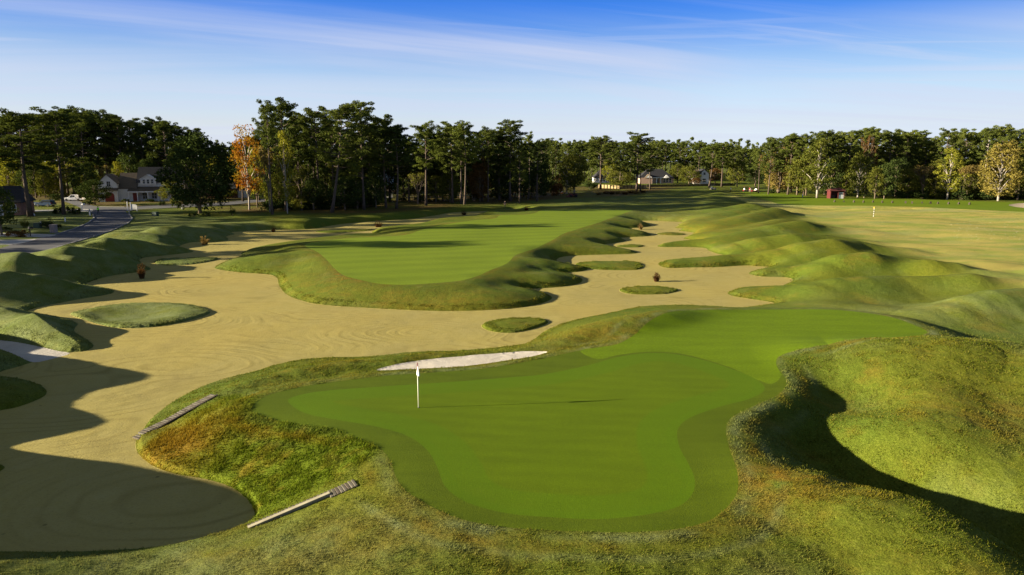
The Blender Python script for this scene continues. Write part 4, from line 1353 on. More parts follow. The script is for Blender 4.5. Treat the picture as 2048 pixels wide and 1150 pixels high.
# left edge and the lots by the road
T('oak_b', 'dark', 'brown', 4, 470, 378, 'dark bushy tree at the left edge beside the driveway planter', width=70)
T('pine_e', 'pine', 'pine', 61, 433, 226, 'tall spreading pine with long bare trunk near the dark roofed house', rz=0.4, width=120)
T('pine_b', 'pine', 'pine', 128, 429, 222, 'tall pine with slanting trunk rising from the clipped hedge bushes', rz=0.1, width=85)
T('oak_a', 'dark', 'brown', 190, 409, 362, 'small round dark tree between the white pickup and the white house', width=60)
T('round', 'oak', 'brown', 345, 411, 362, 'small leafy tree with pale trunk in front of the porch', width=52)
T('cedar', 'dark', 'brown', 400, 427, 276, 'big dense dark evergreen standing beside the white house', width=136)
T('autumn', 'orange', 'pale', 499, 420, 256, 'bright orange and yellow autumn tree with pale trunk', width=66, rz=0.6)
T('autumn', 'yellowgreen', 'brown', 515, 415, 300, 'yellow leaved tree just behind the bright orange autumn tree', width=46, rz=2.0)
# the front of the middle wood
T('pine_thin', 'pine', 'pine', 545, 429, 203, 'tall thin crowned pine at the left end of the middle wood', rz=1.1, width=50)
T('pine_a', 'pine', 'pine', 573, 422, 202, 'tall pine with rounded dark top beside the thin crowned pine', rz=0.3, width=74)
T('pine_c', 'pine', 'pine', 598, 418, 232, 'narrow dark pine close behind the twin tallest pines', rz=2.0, width=50)
T('tall_leafy', 'yellowgreen', 'pale', 575, 427, 268, 'slender yellow green tree at the wood edge with pale stem', width=38, rz=0.2)
T('bare_c', 'tan', 'twig', 540, 424, 292, 'grey brown half bare tree beside the orange autumn tree', width=58)
T('pine_lean', 'pine', 'pine', 664, 425, 211, 'tall pine with a pale leaning trunk in front of the dark wood', rz=0.0, width=82)
T('pine_a', 'pine', 'pine', 640, 418, 218, 'full crowned pine standing just behind the leaning pine', rz=1.4, width=70)
T('pine_d', 'pine', 'pine', 728, 419, 208, 'tallest pine of the middle wood with dense layered crown', rz=0.9, width=72)
T('pine_a', 'pine', 'pine', 772, 416, 233, 'dark pine right of the tallest layered pine', rz=2.4, width=56)
T('pine_c', 'dark', 'pine', 793, 417, 252, 'dark bushy topped pine with grey trunk by the gazebo roof', rz=0.5, width=66)
T('pine_e', 'pine_light', 'pine', 852, 411, 247, 'flat topped pine with open limbs in the middle wood', rz=1.0, width=62)
T('pine_b', 'pine', 'pine', 905, 406, 246, 'pine behind the flat topped pine with rounded crown', rz=2.2, width=60)
T('pine_c', 'pine_light', 'pine', 929, 409, 247, 'light crowned pine with straight bare trunk close to the fairway', rz=0.2, width=52)
T('pine_thin', 'pine', 'pine', 976, 404, 255, 'slim small topped pine between two fuller pines', rz=1.2, width=40)
T('pine_d', 'pine', 'pine', 1020, 402, 244, 'broad crowned pine that towers at the right end of the middle wood', rz=0.7, width=66)
T('pine_thin', 'pine_light', 'pine', 1057, 398, 265, 'ragged pine with a bent broken top beside the broad crowned pine', rz=2.6, width=32)
# the middle distance
T('shrub_b', 'rust', 'brown', 1107, 391, 344, 'reddish brown rounded crape tree on its pale stem by the golf cart', width=46, name='crape_tree', parts=('trunk', 'crown'))
T('oak_c', 'oak', 'pale', 1133, 388, 316, 'olive green oak left of the pair near the golf cart', width=56)
T('oak_b', 'oak', 'pale', 1148, 387, 312, 'olive green oak right of the pair near the golf cart', width=62)
T('shrub_b', 'dark', 'brown', 1181, 379, 352, 'dark conifer like bush in front of the white sunroom house', width=30, name='dark_bush', parts=('stems', 'foliage'))
T('pine_a', 'pine', 'pine', 1201, 379, 274, 'lone pine standing in front of the white sunroom house', rz=0.6, width=56)
T('oak_a', 'oak', 'brown', 1240, 378, 334, 'rounded oak between the two houses by the timber wall', width=52)
T('pine_d', 'pine', 'pine', 1273, 384, 268, 'twin stemmed dark topped pine left of the brick house', rz=1.8, width=62)
T('pine_thin', 'pine', 'pine', 1281, 383, 285, 'thin pine leaning on the twin stemmed pine', rz=0.1, width=36)
T('pine_c', 'pine', 'pine', 1300, 379, 296, 'slim pine in front of the brick house gable', rz=2.8, width=40)
T('pine_c', 'pine_light', 'pine', 1418, 375, 288, 'bare stemmed pine beside the small white gabled house', rz=1.0, width=44)
T('pine_a', 'pine_light', 'pine', 1443, 374, 286, 'pine right of the bare stemmed pine beyond the golf cart', rz=0.3, width=40)
T('round', 'oak', 'brown', 1474, 374, 322, 'rounded olive tree alone on the far green bank', width=48)
# the right-hand wood, front row
T('bare_b', 'tan', 'twig', 1540, 384, 306, 'pale half bare tree at the left end of the right wood', width=54)
T('oak_c', 'tan', 'brown', 1556, 386, 300, 'russet tinged oak beside the pale half bare tree', width=58)
T('oak_b', 'oak', 'brown', 1594, 390, 318, 'dark green oak left of the whitish trunked trees', width=58)
T('tall_leafy', 'oak', 'pale', 1634, 396, 282, 'tall oak with whitish trunk just left of the red shed', width=70)
T('bare_c', 'rust', 'twig', 1728, 396, 272, 'brown bare topped tree among the pines of the right wood', width=36)
T('oak_c', 'oak', 'pale', 1715, 396, 306, 'leafy oak with pale forked trunk right of the red shed', width=58)
T('round', 'oak', 'brown', 1749, 398, 338, 'low round tree on thin stem at the range edge, nearer the shed', width=40)
T('round', 'dark', 'brown', 1768, 398, 330, 'low round tree on thin stem at the range edge, darker of two', width=50)
T('tall_leafy', 'yellowgreen', 'pale', 1894, 399, 300, 'tall yellow green tree at the range edge', width=54)
T('oak_c', 'golden', 'pale', 1996, 402, 286, 'broad pale golden tree with thin crown and pale limbs at the range', width=80)
T('pine_thin', 'pine', 'pale', 1962, 396, 258, 'dead looking pale trunked pine behind the golden tree', width=38)

# ------------------------------------------------------------------ the woods behind: every tree a thing, labels by the wood it stands in
SKY_L = [(-200, 236), (-60, 238), (20, 233), (75, 228), (115, 224), (160, 217), (205, 221), (250, 231), (310, 232), (345, 242), (362, 262), (388, 252), (425, 284), (460, 290)]
SKY_M = [(450, 292), (500, 280), (540, 240), (600, 235), (660, 240), (700, 262), (740, 240), (790, 252), (830, 268), (860, 258), (940, 256), (1000, 262), (1060, 276),
         (1100, 278)]
SKY_C = [(1060, 282), (1100, 276), (1140, 286), (1180, 276), (1230, 284), (1280, 282), (1330, 280), (1400, 284), (1460, 290), (1510, 292)]
SKY_R = [(1490, 298), (1545, 274), (1600, 266), (1630, 258), (1690, 261), (1720, 256), (1760, 262), (1800, 258), (1850, 264), (1905, 256), (1950, 258), (1990, 252), (2040, 260),
         (2120, 256), (2300, 262)]
GRP = {'L': ('dark pine in the wood behind the white house and its lawn', 'pines of the left wood'),
       'M': ('dark pine in the depth of the middle wood behind the leaning pine', 'pines of the middle wood'),
       'C': ('far pine in the wood behind the two low houses', 'pines of the far central wood'),
       'R': ('pine standing in the right wood beyond the practice range', 'pines of the right wood')}
PK = ['pine_a', 'pine_b', 'pine_c', 'pine_d', 'pine_e']


def wood(key, sky, n, x0, x1, b0, b1, drop, leafs=('pine', 'pine', 'dark')):
    for i in range(n):
        px = x0 + (x1 - x0) * (i + 0.15 + 0.7 * RNG.random()) / n
        row = i % 3
        py = b0 + (b1 - b0) * (row + RNG.random()) / 3
        top = np.interp(px, *zip(*sky)) + abs(RNG.normal()) * drop
        T(PK[int(RNG.integers(0, 5))], leafs[int(RNG.integers(0, len(leafs)))], 'pine', px, py, top, GRP[key][0], GRP[key][1], wide=0.85 + 0.45 * RNG.random())


wood('L', SKY_L, 46, -130, 470, 380, 391, 9)
wood('M', SKY_M, 52, 455, 1090, 382, 408, 16, ('pine', 'dark', 'dark'))
wood('C', SKY_C, 64, 1050, 1520, 351, 364, 8, ('pine', 'pine_light', 'pine'))
wood('R', SKY_R, 52, 1500, 2180, 382, 391, 9, ('pine', 'pine_light', 'pine_light'))
# leafy and half bare trees in the depth of the woods
for (px, py, top, kind, leaf, w_, key) in [
        (22, 393, 320, 'oak_b', 'yellowgreen', 60, 'L'), (100, 393, 325, 'oak_c', 'yellowgreen', 70, 'L'), (150, 392, 322, 'bare_a', 'yellowgreen', 52, 'L'),
        (178, 391, 332, 'oak_a', 'yellowgreen', 54, 'L'), (80, 394, 342, 'oak_a', 'oak', 50, 'L'), (215, 391, 330, 'bare_c', 'tan', 44, 'L'),
        (300, 392, 318, 'oak_c', 'dark', 50, 'L'), (445, 398, 330, 'oak_b', 'dark', 50, 'L'),
        (560, 418, 352, 'oak_a', 'oak', 56, 'M'), (604, 421, 330, 'bare_c', 'oak', 50, 'M'), (628, 420, 360, 'oak_b', 'dark', 60, 'M'),
        (690, 420, 356, 'oak_a', 'dark', 64, 'M'), (715, 418, 345, 'oak_c', 'dark', 56, 'M'), (600, 420, 372, 'oak_a', 'oak', 50, 'M'),
        (752, 416, 350, 'oak_b', 'dark', 50, 'M'), (835, 408, 345, 'bare_a', 'oak', 42, 'M'), (872, 405, 352, 'tall_leafy', 'oak', 36, 'M'),
        (900, 404, 348, 'oak_a', 'oak', 46, 'M'), (948, 402, 350, 'bare_a', 'rust', 44, 'M'), (960, 403, 318, 'oak_c', 'rust', 44, 'M'),
        (1000, 400, 345, 'oak_c', 'dark', 50, 'M'), (1040, 398, 342, 'oak_b', 'dark', 54, 'M'), (1075, 396, 335, 'oak_c', 'dark', 50, 'M'),
        (1216, 366, 322, 'round', 'yellowgreen', 30, 'C'), (1355, 366, 330, 'oak_b', 'oak', 40, 'C'), (1378, 368, 334, 'oak_a', 'oak', 44, 'C'),
        (1430, 367, 338, 'oak_b', 'rust', 36, 'C'), (1392, 369, 356, 'round', 'rust', 26, 'C'), (1510, 372, 330, 'oak_c', 'dark', 44, 'C'),
        (1575, 386, 282, 'oak_c', 'tan', 50, 'R'), (1612, 391, 300, 'oak_c', 'oak', 60, 'R'), (1660, 393, 318, 'oak_c', 'dark', 56, 'R'), (1690, 393, 330, 'oak_b', 'oak', 44, 'R'),
        (1790, 394, 318, 'oak_c', 'dark', 56, 'R'), (1815, 395, 340, 'oak_a', 'oak', 48, 'R'), (1845, 396, 330, 'bare_a', 'tan', 44, 'R'), (1868, 396, 322, 'tall_leafy', 'oak', 40, 'R'),
        (1930, 397, 330, 'bare_b', 'tan', 50, 'R'), (1950, 398, 346, 'oak_a', 'oak', 44, 'R'), (2035, 400, 318, 'oak_c', 'oak', 56, 'R'), (2090, 402, 310, 'oak_b', 'oak', 60, 'R')]:
    lab = {'L': 'leafy tree among the pines of the left wood', 'M': 'leafy tree among the pines of the middle wood', 'C': 'leafy tree near the far low houses',
           'R': 'leafy tree at the front of the right wood'}[key]
    hue = {'yellowgreen': 'yellow green ', 'oak': 'olive green ', 'dark': 'dark green ', 'tan': 'tan brown ', 'rust': 'rusty brown '}[leaf]
    T(kind, leaf, 'brown', px, py, top, hue + lab, hue + 'leafy trees, ' + {'L': 'left', 'M': 'middle', 'C': 'central', 'R': 'right'}[key] + ' wood',
      width=w_)
for key, n, x0, x1, ya, yb, t0, t1, leafs in (('M', 22, 530, 1090, 412, 394, 300, 350, ('dark', 'dark', 'oak')), ('L', 12, 40, 460, 397, 392, 310, 350, ('dark', 'oak', 'yellowgreen')),
                                             ('R', 16, 1520, 2080, 385, 392, 295, 340, ('oak', 'dark', 'oak'))):
    for i in range(n):
        px = x0 + (x1 - x0) * (i + RNG.random()) / n
        py = ya + (yb - ya) * (px - x0) / (x1 - x0) - 3 * RNG.random()
        leaf = leafs[i % len(leafs)]
        nm = {'L': 'left', 'M': 'middle', 'R': 'right'}[key]
        hue = {'yellowgreen': 'yellow green ', 'oak': 'olive green ', 'dark': 'dark green '}[leaf]
        T(('oak_a', 'oak_c', 'tall_leafy')[i % 3], leaf, 'brown', px, py, t0 + (t1 - t0) * RNG.random(), hue + 'understorey tree half hidden between the trunks of the %s wood' % nm,
          hue + 'understorey trees of the %s wood' % nm, wide=0.8 + 0.3 * RNG.random())
# undergrowth along the feet of the woods
for key, n, x0, x1, ya, yb, hmin, hmax, leafs in (('M', 24, 535, 760, 424, 415, 2.0, 5.0, ('dark', 'dark', 'oak')), ('M', 12, 770, 1090, 408, 396, 1.2, 3.0, ('dark', 'dark')),
                                                 ('R', 26, 1790, 2060, 398, 403, 2.0, 4.5, ('oak', 'dark', 'dark')), ('R', 10, 1540, 1780, 388, 397, 1.0, 2.6, ('oak', 'dark')),
                                                 ('L', 16, 60, 460, 395, 397, 1.5, 4.0, ('yellowgreen', 'oak', 'dark'))):
    for i in range(n):
        px = x0 + (x1 - x0) * (i + RNG.random()) / n
        py = ya + (yb - ya) * (px - x0) / (x1 - x0) - 1 - 4 * RNG.random()
        p = place(px, py)
        leaf = leafs[int(RNG.integers(0, len(leafs)))]
        nm = {'L': 'left wood', 'M': 'middle wood', 'R': 'right wood'}[key]
        plant_tree(('shrub_a', 'shrub_b')[i % 2], leaf, 'brown', (p.x, p.y, p.z - 0.05), hmin + (hmax - hmin) * RNG.random(), None,
                   'leafy undergrowth shrub at the foot of the ' + nm, 'shrub', 'undergrowth of the ' + nm, 1.0 + 0.5 * RNG.random(), 'shrub', ('stems', 'foliage'))

# trees just outside the left edge, whose long shadows cross the road, the lawns and the fairway
for (x, y, h, kind) in ((-112, 84, 24, 'pine_a'), (-117, 86.5, 22, 'pine_d'), (-96, 112, 23, 'pine_b'), (-118, 106, 24, 'pine_e'), (-125, 118, 22, 'pine_d'), (-131, 127, 24, 'pine_b'), (-122, 136, 23, 'pine_d'),
                        (-140, 142, 24, 'pine_a'), (-150, 150, 22, 'pine_d'), (-136, 154, 24, 'pine_b'), (-168, 92, 23, 'pine_d'), (-175, 99, 24, 'pine_b'), (-165, 105, 22, 'pine_d'), (-180, 111, 24, 'pine_e'), (-170, 117, 23, 'pine_d'),
                        (-185, 124, 24, 'pine_b'), (-176, 131, 22, 'pine_d'), (-190, 138, 24, 'pine_a'), (-180, 145, 23, 'pine_d'), (-196, 153, 24, 'pine_b')):
    plant_tree(kind, 'pine', 'pine', (x, y, zat(x, y) - 0.05), h, None, 'pine in the row beyond the left end of the road', 'tree', 'pines beyond the left edge')

# far wood: one mass of treetops behind everything
fw_v, fw_t = [], MB()
for i in range(420):
    ang = -0.95 + 1.9 * (i + RNG.random()) / 420
    y = 300 + 130 * RNG.random() if not (-0.02 < ang < 0.40) else 400 + 120 * RNG.random()
    x = ang * y
    z = zat(x, y)
    h = (15.5 + 4 * RNG.random()) * (1.0 if y < 400 else 1.28)
    for k in range(7):
        c = np.array([x + RNG.normal() * 1.7, y + RNG.normal() * 1.7, z + h * (0.45 + 0.52 * (k + 1) / 7)])
        fw_v.append(leaf_tris(RNG, c, 2.0 - 0.13 * k, 26, 0.75, 1.0, 0.5, (1, 1, 0.8)))
    for k in range(3):
        c = np.array([x + RNG.normal() * 2.2, y + RNG.normal() * 2.2, z + h * 0.14 * (k + 0.6)])
        fw_v.append(leaf_tris(RNG, c, 2.2, 22, 0.8, 1.0, 0.5, (1, 1, 0.8)))
fo = link('far_woods', tri_mesh('far_woods', np.concatenate(fw_v)), LM['pine'])
fo['kind'] = 'stuff'

# ------------------------------------------------------------------ paints and stuffs for the small things
def mp(name, c, rough=0.6, **k):
    return plain(name, c, rough, **k)


def mat_glass(name, c=(0.02, 0.025, 0.03)):
    m, t, out = new_mat(name)
    principled(t, out, c, 0.08, 0.6)
    return m


def mat_rows(name, a, b, period, axis=2, bump=0.02, rough=0.8, jitter=0.35):
    """boards, shingle courses or bricks: thin dark joints every period along one axis"""
    m, t, out = new_mat(name)
    oc = OBJC(t)
    sx = t.nodes.new('ShaderNodeSeparateXYZ')
    t.links.new(oc, sx.inputs[0])
    f = MATH(t, 'FRACT', MATH(t, 'DIVIDE', sx.outputs[axis], period))
    j = RAMP(t, f, [(0.0, 0.0), (0.10, 1.0), (0.92, 1.0), (1.0, 0.0)])
    n = NOISE(t, oc, 2.2, 5, 0.7)
    c = RAMP(t, n, [(0.3, a), (0.7, b)])
    c = MIX(t, MATH(t, 'SUBTRACT', 1.0, j), c, tuple(0.45 * x for x in a))
    principled(t, out, c, rough, 0.2, BUMP(t, j, bump, 0.8))
    return m


W = {
    'white': mp("white_paint", (0.72, 0.71, 0.68), 0.5, var=0.05), 'siding': mat_rows("white_siding", (0.68, 0.65, 0.60), (0.76, 0.73, 0.68), 0.22),
    'shingle_dark': mat_rows("dark_shingles", (0.020, 0.021, 0.025), (0.036, 0.036, 0.040), 0.25), 'shingle_brown': mat_rows("brown_shingles", (0.095, 0.072, 0.048), (0.135, 0.104, 0.07), 0.25),
    'brick': mat_rows("brick_wall", (0.22, 0.11, 0.075), (0.30, 0.165, 0.115), 0.15), 'pinkbrick': mat_rows("pale_brick_wall", (0.42, 0.27, 0.20), (0.50, 0.34, 0.26), 0.15),
    'red': mp("red_paint", (0.080, 0.014, 0.013), 0.7), 'reddoor': mp("red_door_paint", (0.20, 0.030, 0.018), 0.45), 'glass': mat_glass("dark_glass"),
    'bluewall': mp("pale_blue_paint", (0.42, 0.52, 0.62), 0.6), 'black': mp("black_paint", (0.012, 0.012, 0.013), 0.4), 'rubber': mp("tyre_rubber", (0.018, 0.018, 0.018), 0.85),
    'wood': mat_rows("grey_weathered_timber", (0.10, 0.09, 0.068), (0.165, 0.148, 0.115), 0.30, 0, 0.01), 'wooddark': mp("dark_timber", (0.050, 0.038, 0.028), 0.9, var=0.3, scale=9),
    'cream': mp("cream_board", (0.29, 0.265, 0.18), 0.9, var=0.2, scale=3), 'bulk': mat_rows("yellow_timber_planks", (0.27, 0.205, 0.095), (0.34, 0.265, 0.135), 0.6, 0),
    'carwhite': mp("white_car_paint", (0.75, 0.75, 0.74), 0.25, var=0.02, spec=0.5), 'carblue': mp("navy_car_paint", (0.016, 0.035, 0.075), 0.2, var=0.05, spec=0.6),
    'chrome': mp("chrome", (0.6, 0.6, 0.6), 0.25, metal=1.0), 'lamp': mp("lamp_lens", (0.55, 0.5, 0.42), 0.2), 'taillamp': mp("tail_lamp_lens", (0.25, 0.012, 0.01), 0.25),
    'beige': mp("beige_plastic", (0.50, 0.44, 0.32), 0.45), 'green': mp("green_box_paint", (0.035, 0.065, 0.045), 0.5), 'stone': mp("grey_pink_stone", (0.26, 0.21, 0.19), 0.9, var=0.3, scale=4),
    'hivis': mp("lime_safety_cloth", (0.34, 0.85, 0.06), 0.8, var=0.06), 'skin': mp("skin", (0.42, 0.26, 0.18), 0.6), 'dark': mp("dark_cloth", (0.018, 0.018, 0.022), 0.9),
    'whitecloth': mp("white_cloth", (0.70, 0.68, 0.66), 0.8, var=0.05), 'redcloth': mp("red_cloth", (0.30, 0.03, 0.03), 0.8), 'khaki': mp("khaki_cloth", (0.36, 0.29, 0.19), 0.85),
    'hair': mp("dark_hair", (0.02, 0.014, 0.010), 0.8), 'pole': mp("flag_pole_paint", (0.66, 0.66, 0.50), 0.4, var=0.04), 'redpole': mp("dark_red_pole_paint", (0.16, 0.012, 0.02), 0.4),
    'yellow': mp("yellow_paint", (0.62, 0.36, 0.03), 0.5), 'bluepaint': mp("blue_paint", (0.03, 0.13, 0.35), 0.5), 'orange': mp("orange_paint", (0.50, 0.20, 0.04), 0.6), 'redmachine': mp("dull_red_machine_paint", (0.14, 0.02, 0.018), 0.45),
}


# ------------------------------------------------------------------ houses (x along the front, y away from the viewer, z up; front at y = 0)
def gable_roof(x0, x1, y0, y1, ze, zr, along='x', over=0.3, th=0.18, hip=0.0):
    """roof slab over a rectangle, ridge along x or y; hip > 0 pulls the ridge ends in"""
    m = MB()
    if hip == 0:
        p0, p1 = (y0, y1) if along == 'x' else (x0, x1)
        q0, q1 = (x0, x1) if along == 'x' else (y0, y1)
        pm = (p0 + p1) / 2
        lo_ = ze - over * (zr - ze) / (pm - p0) + 0.01
        m.prism([(p0 - over, lo_), (pm, zr + 0.01), (p1 + over, lo_), (p1 + over, lo_ + th), (pm, zr + th + 0.02), (p0 - over, lo_ + th)], 'x' if along == 'x' else 'y', q0 - over, q1 + over)
        return m
    if along == 'x':
        ym = (y0 + y1) / 2
        k = (zr - ze) / (ym - y0)
        a = [(x0 - over, y0 - over, ze - over * k), (x1 + over, y0 - over, ze - over * k), (x1 + over, y1 + over, ze - over * k), (x0 - over, y1 + over, ze - over * k),
             (x0 - over + hip, ym, zr), (x1 + over - hip, ym, zr)]
        f = [(0, 1, 5, 4), (2, 3, 4, 5), (3, 0, 4), (1, 2, 5)]
    else:
        xm = (x0 + x1) / 2
        k = (zr - ze) / (xm - x0)
        a = [(x0 - over, y0 - over, ze - over * k), (x0 - over, y1 + over, ze - over * k), (x1 + over, y1 + over, ze - over * k), (x1 + over, y0 - over, ze - over * k),
             (xm, y0 - over + hip, zr), (xm, y1 + over - hip, zr)]
        f = [(1, 0, 4, 5), (3, 2, 5, 4), (0, 3, 4), (2, 1, 5)]
    up = [(p[0], p[1], p[2] + th) for p in a]
    n = 6
    rim = [(0, 1), (1, 2), (2, 3), (3, 0)]
    m.add(a + up, [tuple(i + n for i in q) for q in f] + [(3, 2, 1, 0)] + [(i, j, j + n, i + n) for i, j in rim])
    return m


def house_body(x0, x1, y0, y1, z1, zr=None, along='x'):
    """walls, with gable ends when the ridge height is given"""
    m = MB()
    if zr is None:
        m.box(((x0 + x1) / 2, (y0 + y1) / 2, z1 / 2 - 0.3), (x1 - x0, y1 - y0, z1 + 0.6))
    elif along == 'y':
        m.prism([(x0, -0.6), (x1, -0.6), (x1, z1), ((x0 + x1) / 2, zr), (x0, z1)], 'y', y0, y1)
    else:
        m.prism([(y0, -0.6), (y1, -0.6), (y1, z1), ((y0 + y1) / 2, zr), (y0, z1)], 'x', x0, x1)
    return m


def window(parent, x, z, w, h, y, mull=1, sill=True):
    """a framed window let into the wall at y, its pane a sub-part"""
    f = MB()
    b = 0.09
    for (cx, cz, sx, sz) in ((x, z + h / 2 + b / 2, w + 2 * b, b), (x, z - h / 2 - b / 2, w + 2 * b, b), (x - w / 2 - b / 2, z, b, h), (x + w / 2 + b / 2, z, b, h)):
        f.box((cx, y - 0.03, cz), (sx, 0.10, sz))
    for i in range(mull):
        f.box((x - w / 2 + w * (i + 1) / (mull + 1), y - 0.035, z), (0.05, 0.05, h - 0.004))
    f.box((x, y - 0.04, z), (w - 0.004, 0.045, 0.05))
    fr = f.build('window', W['white'], parent)
    p = MB()
    p.box((x, y - 0.012, z), (w, 0.03, h))
    p.build('pane', W['glass'], fr)
    return fr


def door(parent, x, w, h, y, mat):
    d = MB()
    d.box((x, y - 0.03, h / 2), (w, 0.07, h))
    for s in (-1, 1):
        d.box((x + s * (w / 2 + 0.06), y - 0.03, h / 2), (0.12, 0.09, h))
    d.box((x, y - 0.03, h + 0.07), (w + 0.24, 0.09, 0.14))
    o = d.build('door', mat, parent)
    k = MB()
    k.lathe([(0.0, -0.03), (0.03, -0.02), (0.035, 0.0), (0.03, 0.02), (0.0, 0.03)], 8, 0, (x + w * 0.36, y - 0.1, h * 0.47))
    k.build('handle', W['chrome'], o)
    return o


def turn(o):
    """front towards the viewer"""
    o.rotation_euler = (0, 0, math.atan2(-o.location.x, o.location.y) * 0.55)


def chimney(parent, x, y, z0, z1):
    m = MB()
    m.box((x, y, (z0 + z1) / 2), (0.8, 0.8, z1 - z0))
    m.box((x, y, z1 + 0.06), (0.96, 0.96, 0.12))
    m.build('chimney', W['brick'], parent)


# the white two-storey house on the left
p = place(255, 403)
h = thing('white_house', 'white two storey house with dormer, porch columns and red door among tall pines', 'house', (p.x, p.y, p.z))
turn(h)
k_ = 7.0 / mpp(p)                                             # measured at 7 px per metre, then set to the place's own scale
h.scale = (k_,) * 3
house_body(-7.2, -2.3, 0, 8, 5.2, 7.6, 'y').build('wing_wall', W['siding'], h)
gable_roof(-7.2, -2.3, 0, 8, 5.2, 7.6, 'y').build('wing_roof', W['shingle_brown'], h)
house_body(-2.3, 2.4, 1.2, 10.5, 3.6).build('middle_wall', W['siding'], h)
gable_roof(-2.3, 2.4, 1.2, 10.5, 3.7, 7.8, 'x', 0.2).build('middle_roof', W['shingle_brown'], h)
house_body(2.4, 13.5, 2.6, 12.0, 5.4, 9.4, 'x').build('main_wall', W['siding'], h)
rf = gable_roof(2.4, 13.5, 2.6, 12.0, 5.45, 9.45, 'x').build('main_roof', W['shingle_dark'], h)
chimney(rf, 11.0, 8.6, 7.6, 10.6)
m = MB()
m.prism([(3.3, 4.6), (7.4, 4.6), (7.4, 6.2), (5.35, 7.35), (3.3, 6.2)], 'y', 2.2, 6.0)
dm = m.build('dormer', W['siding'], h)
gable_roof(3.3, 7.4, 2.2, 6.4, 6.22, 7.4, 'y', 0.25, 0.12).build('dormer_roof', W['white'], dm)
for x in (4.25, 5.35, 6.45):
    window(h, x, 5.55, 0.62, 1.15, 2.2, 0)
m = MB()
m.add([(0.2, 0, 2.85), (13.7, 0, 2.85), (13.7, 2.6, 3.9), (0.2, 2.6, 3.9), (0.2, 0, 3.03), (13.7, 0, 3.03), (13.7, 2.6, 4.08), (0.2, 2.6, 4.08)],
      [(3, 2, 1, 0), (4, 5, 6, 7), (0, 1, 5, 4), (1, 2, 6, 5), (2, 3, 7, 6), (3, 0, 4, 7)])
m.build('porch_roof', W['shingle_brown'], h)
m = MB()
m.box((6.95, 0.12, 2.68), (13.4, 0.24, 0.30))
m.build('porch_beam', W['white'], h)
for x in (0.4, 2.7, 5.4, 8.1, 10.8, 13.3):
    m = MB()
    m.box((x, 0.12, 1.26), (0.24, 0.24, 2.52), taper=(0.85, 0.85))
    m.box((x, 0.12, 0.08), (0.36, 0.36, 0.16))
    m.build('porch_column', W['white'], h)
m = MB()
m.box((6.95, 1.3, -0.1), (13.5, 2.6, 0.3))
m.build('porch_floor', W['drive'] if 'drive' in W else M['drive'], h)
door(h, 1.9, 1.0, 2.2, 1.2, W['reddoor'])
for x in (4.2, 6.6, 9.4, 12.0):
    window(h, x, 1.45, 1.3, 1.7, 2.6, 1)
window(h, -4.4, 5.0, 0.9, 1.4, 0.0, 1)
window(h, -6.2, 1.6, 0.8, 1.3, 0.0, 0)
m = MB()
m.prism([(-5.6, 0), (-3.2, 0), (-3.2, 1.7)] + [(-4.4 + 1.2 * math.cos(a), 1.7 + 1.0 * math.sin(a)) for a in np.linspace(0.2, math.pi - 0.2, 9)] + [(-5.6, 1.7)], 'y', -0.05, 0.1)
m.build('arched_door', W['reddoor'], h)
m = MB()
m.add([(-7.4, -0.7, 3.1), (-2.0, -0.7, 3.1), (-2.0, 0, 3.75), (-7.4, 0, 3.75), (-7.4, -0.7, 3.2), (-2.0, -0.7, 3.2), (-2.0, 0, 3.87), (-7.4, 0, 3.87)],
      [(3, 2, 1, 0), (4, 5, 6, 7), (0, 1, 5, 4), (1, 2, 6, 5), (2, 3, 7, 6), (3, 0, 4, 7)])
m.build('pent_roof', W['shingle_brown'], h)

# brick house behind the dense evergreen
p = place(452, 396)
h = thing('brick_house', 'dark roofed brick house with arched window and white garage door behind the orange tree', 'house', (p.x, p.y, p.z))
turn(h)
house_body(-6, 3.1, 0, 9, 3.1).build('wall', W['brick'], h)
gable_roof(-6, 3.1, 0, 9, 3.15, 6.6, 'x', 0.4, hip=3.0).build('roof', W['shingle_dark'], h)
m = MB()
m.box((-1.4, -0.42, 3.12), (9.9, 0.08, 0.22))
m.build('fascia', W['white'], h)
m = MB()
m.prism([(0.2, 0.7), (1.2, 0.7), (1.2, 2.0)] + [(0.7 + 0.5 * math.cos(a), 2.0 + 0.5 * math.sin(a)) for a in np.linspace(0.3, math.pi - 0.3, 7)] + [(0.2, 2.0)], 'y', -0.06, 0.05)
wa = m.build('arched_window', W['white'], h)
m = MB()
m.box((0.7, -0.08, 1.5), (0.7, 0.03, 1.4))
m.build('pane', W['glass'], wa)
window(h, -3.2, 1.5, 1.4, 1.5, 0.0)
house_body(3.1, 6.6, 1.0, 9, 2.9).build('garage_wall', W['brick'], h)
gable_roof(3.1, 6.6, 1.0, 9, 2.95, 4.9, 'y', 0.3).build('garage_roof', W['shingle_dark'], h)
m = MB()
m.box((4.85, 0.96, 1.2), (2.8, 0.08, 2.4))
for z in (0.6, 1.2, 1.8):
    m.box((4.85, 0.91, z), (2.76, 0.04, 0.05))
m.build('garage_door', W['white'], h)

# dark roofed house at the left edge
p = place(10, 431)
h = thing('dark_roofed_house', 'brick house with steep dark roof at the left edge behind a bushy tree', 'house', (p.x, p.y, p.z))
turn(h)
house_body(-9, 3.0, 0, 10, 2.9).build('wall', W['brick'], h)
gable_roof(-9, 3.0, 0, 10, 2.9, 6.0, 'x', 0.4, hip=1.2).build('roof', W['shingle_dark'], h)
window(h, 1.4, 1.5, 1.6, 1.5, 0.0)
window(h, -3.0, 1.5, 1.6, 1.5, 0.0)
door(h, -0.8, 1.0, 2.2, 0.0, W['white'])

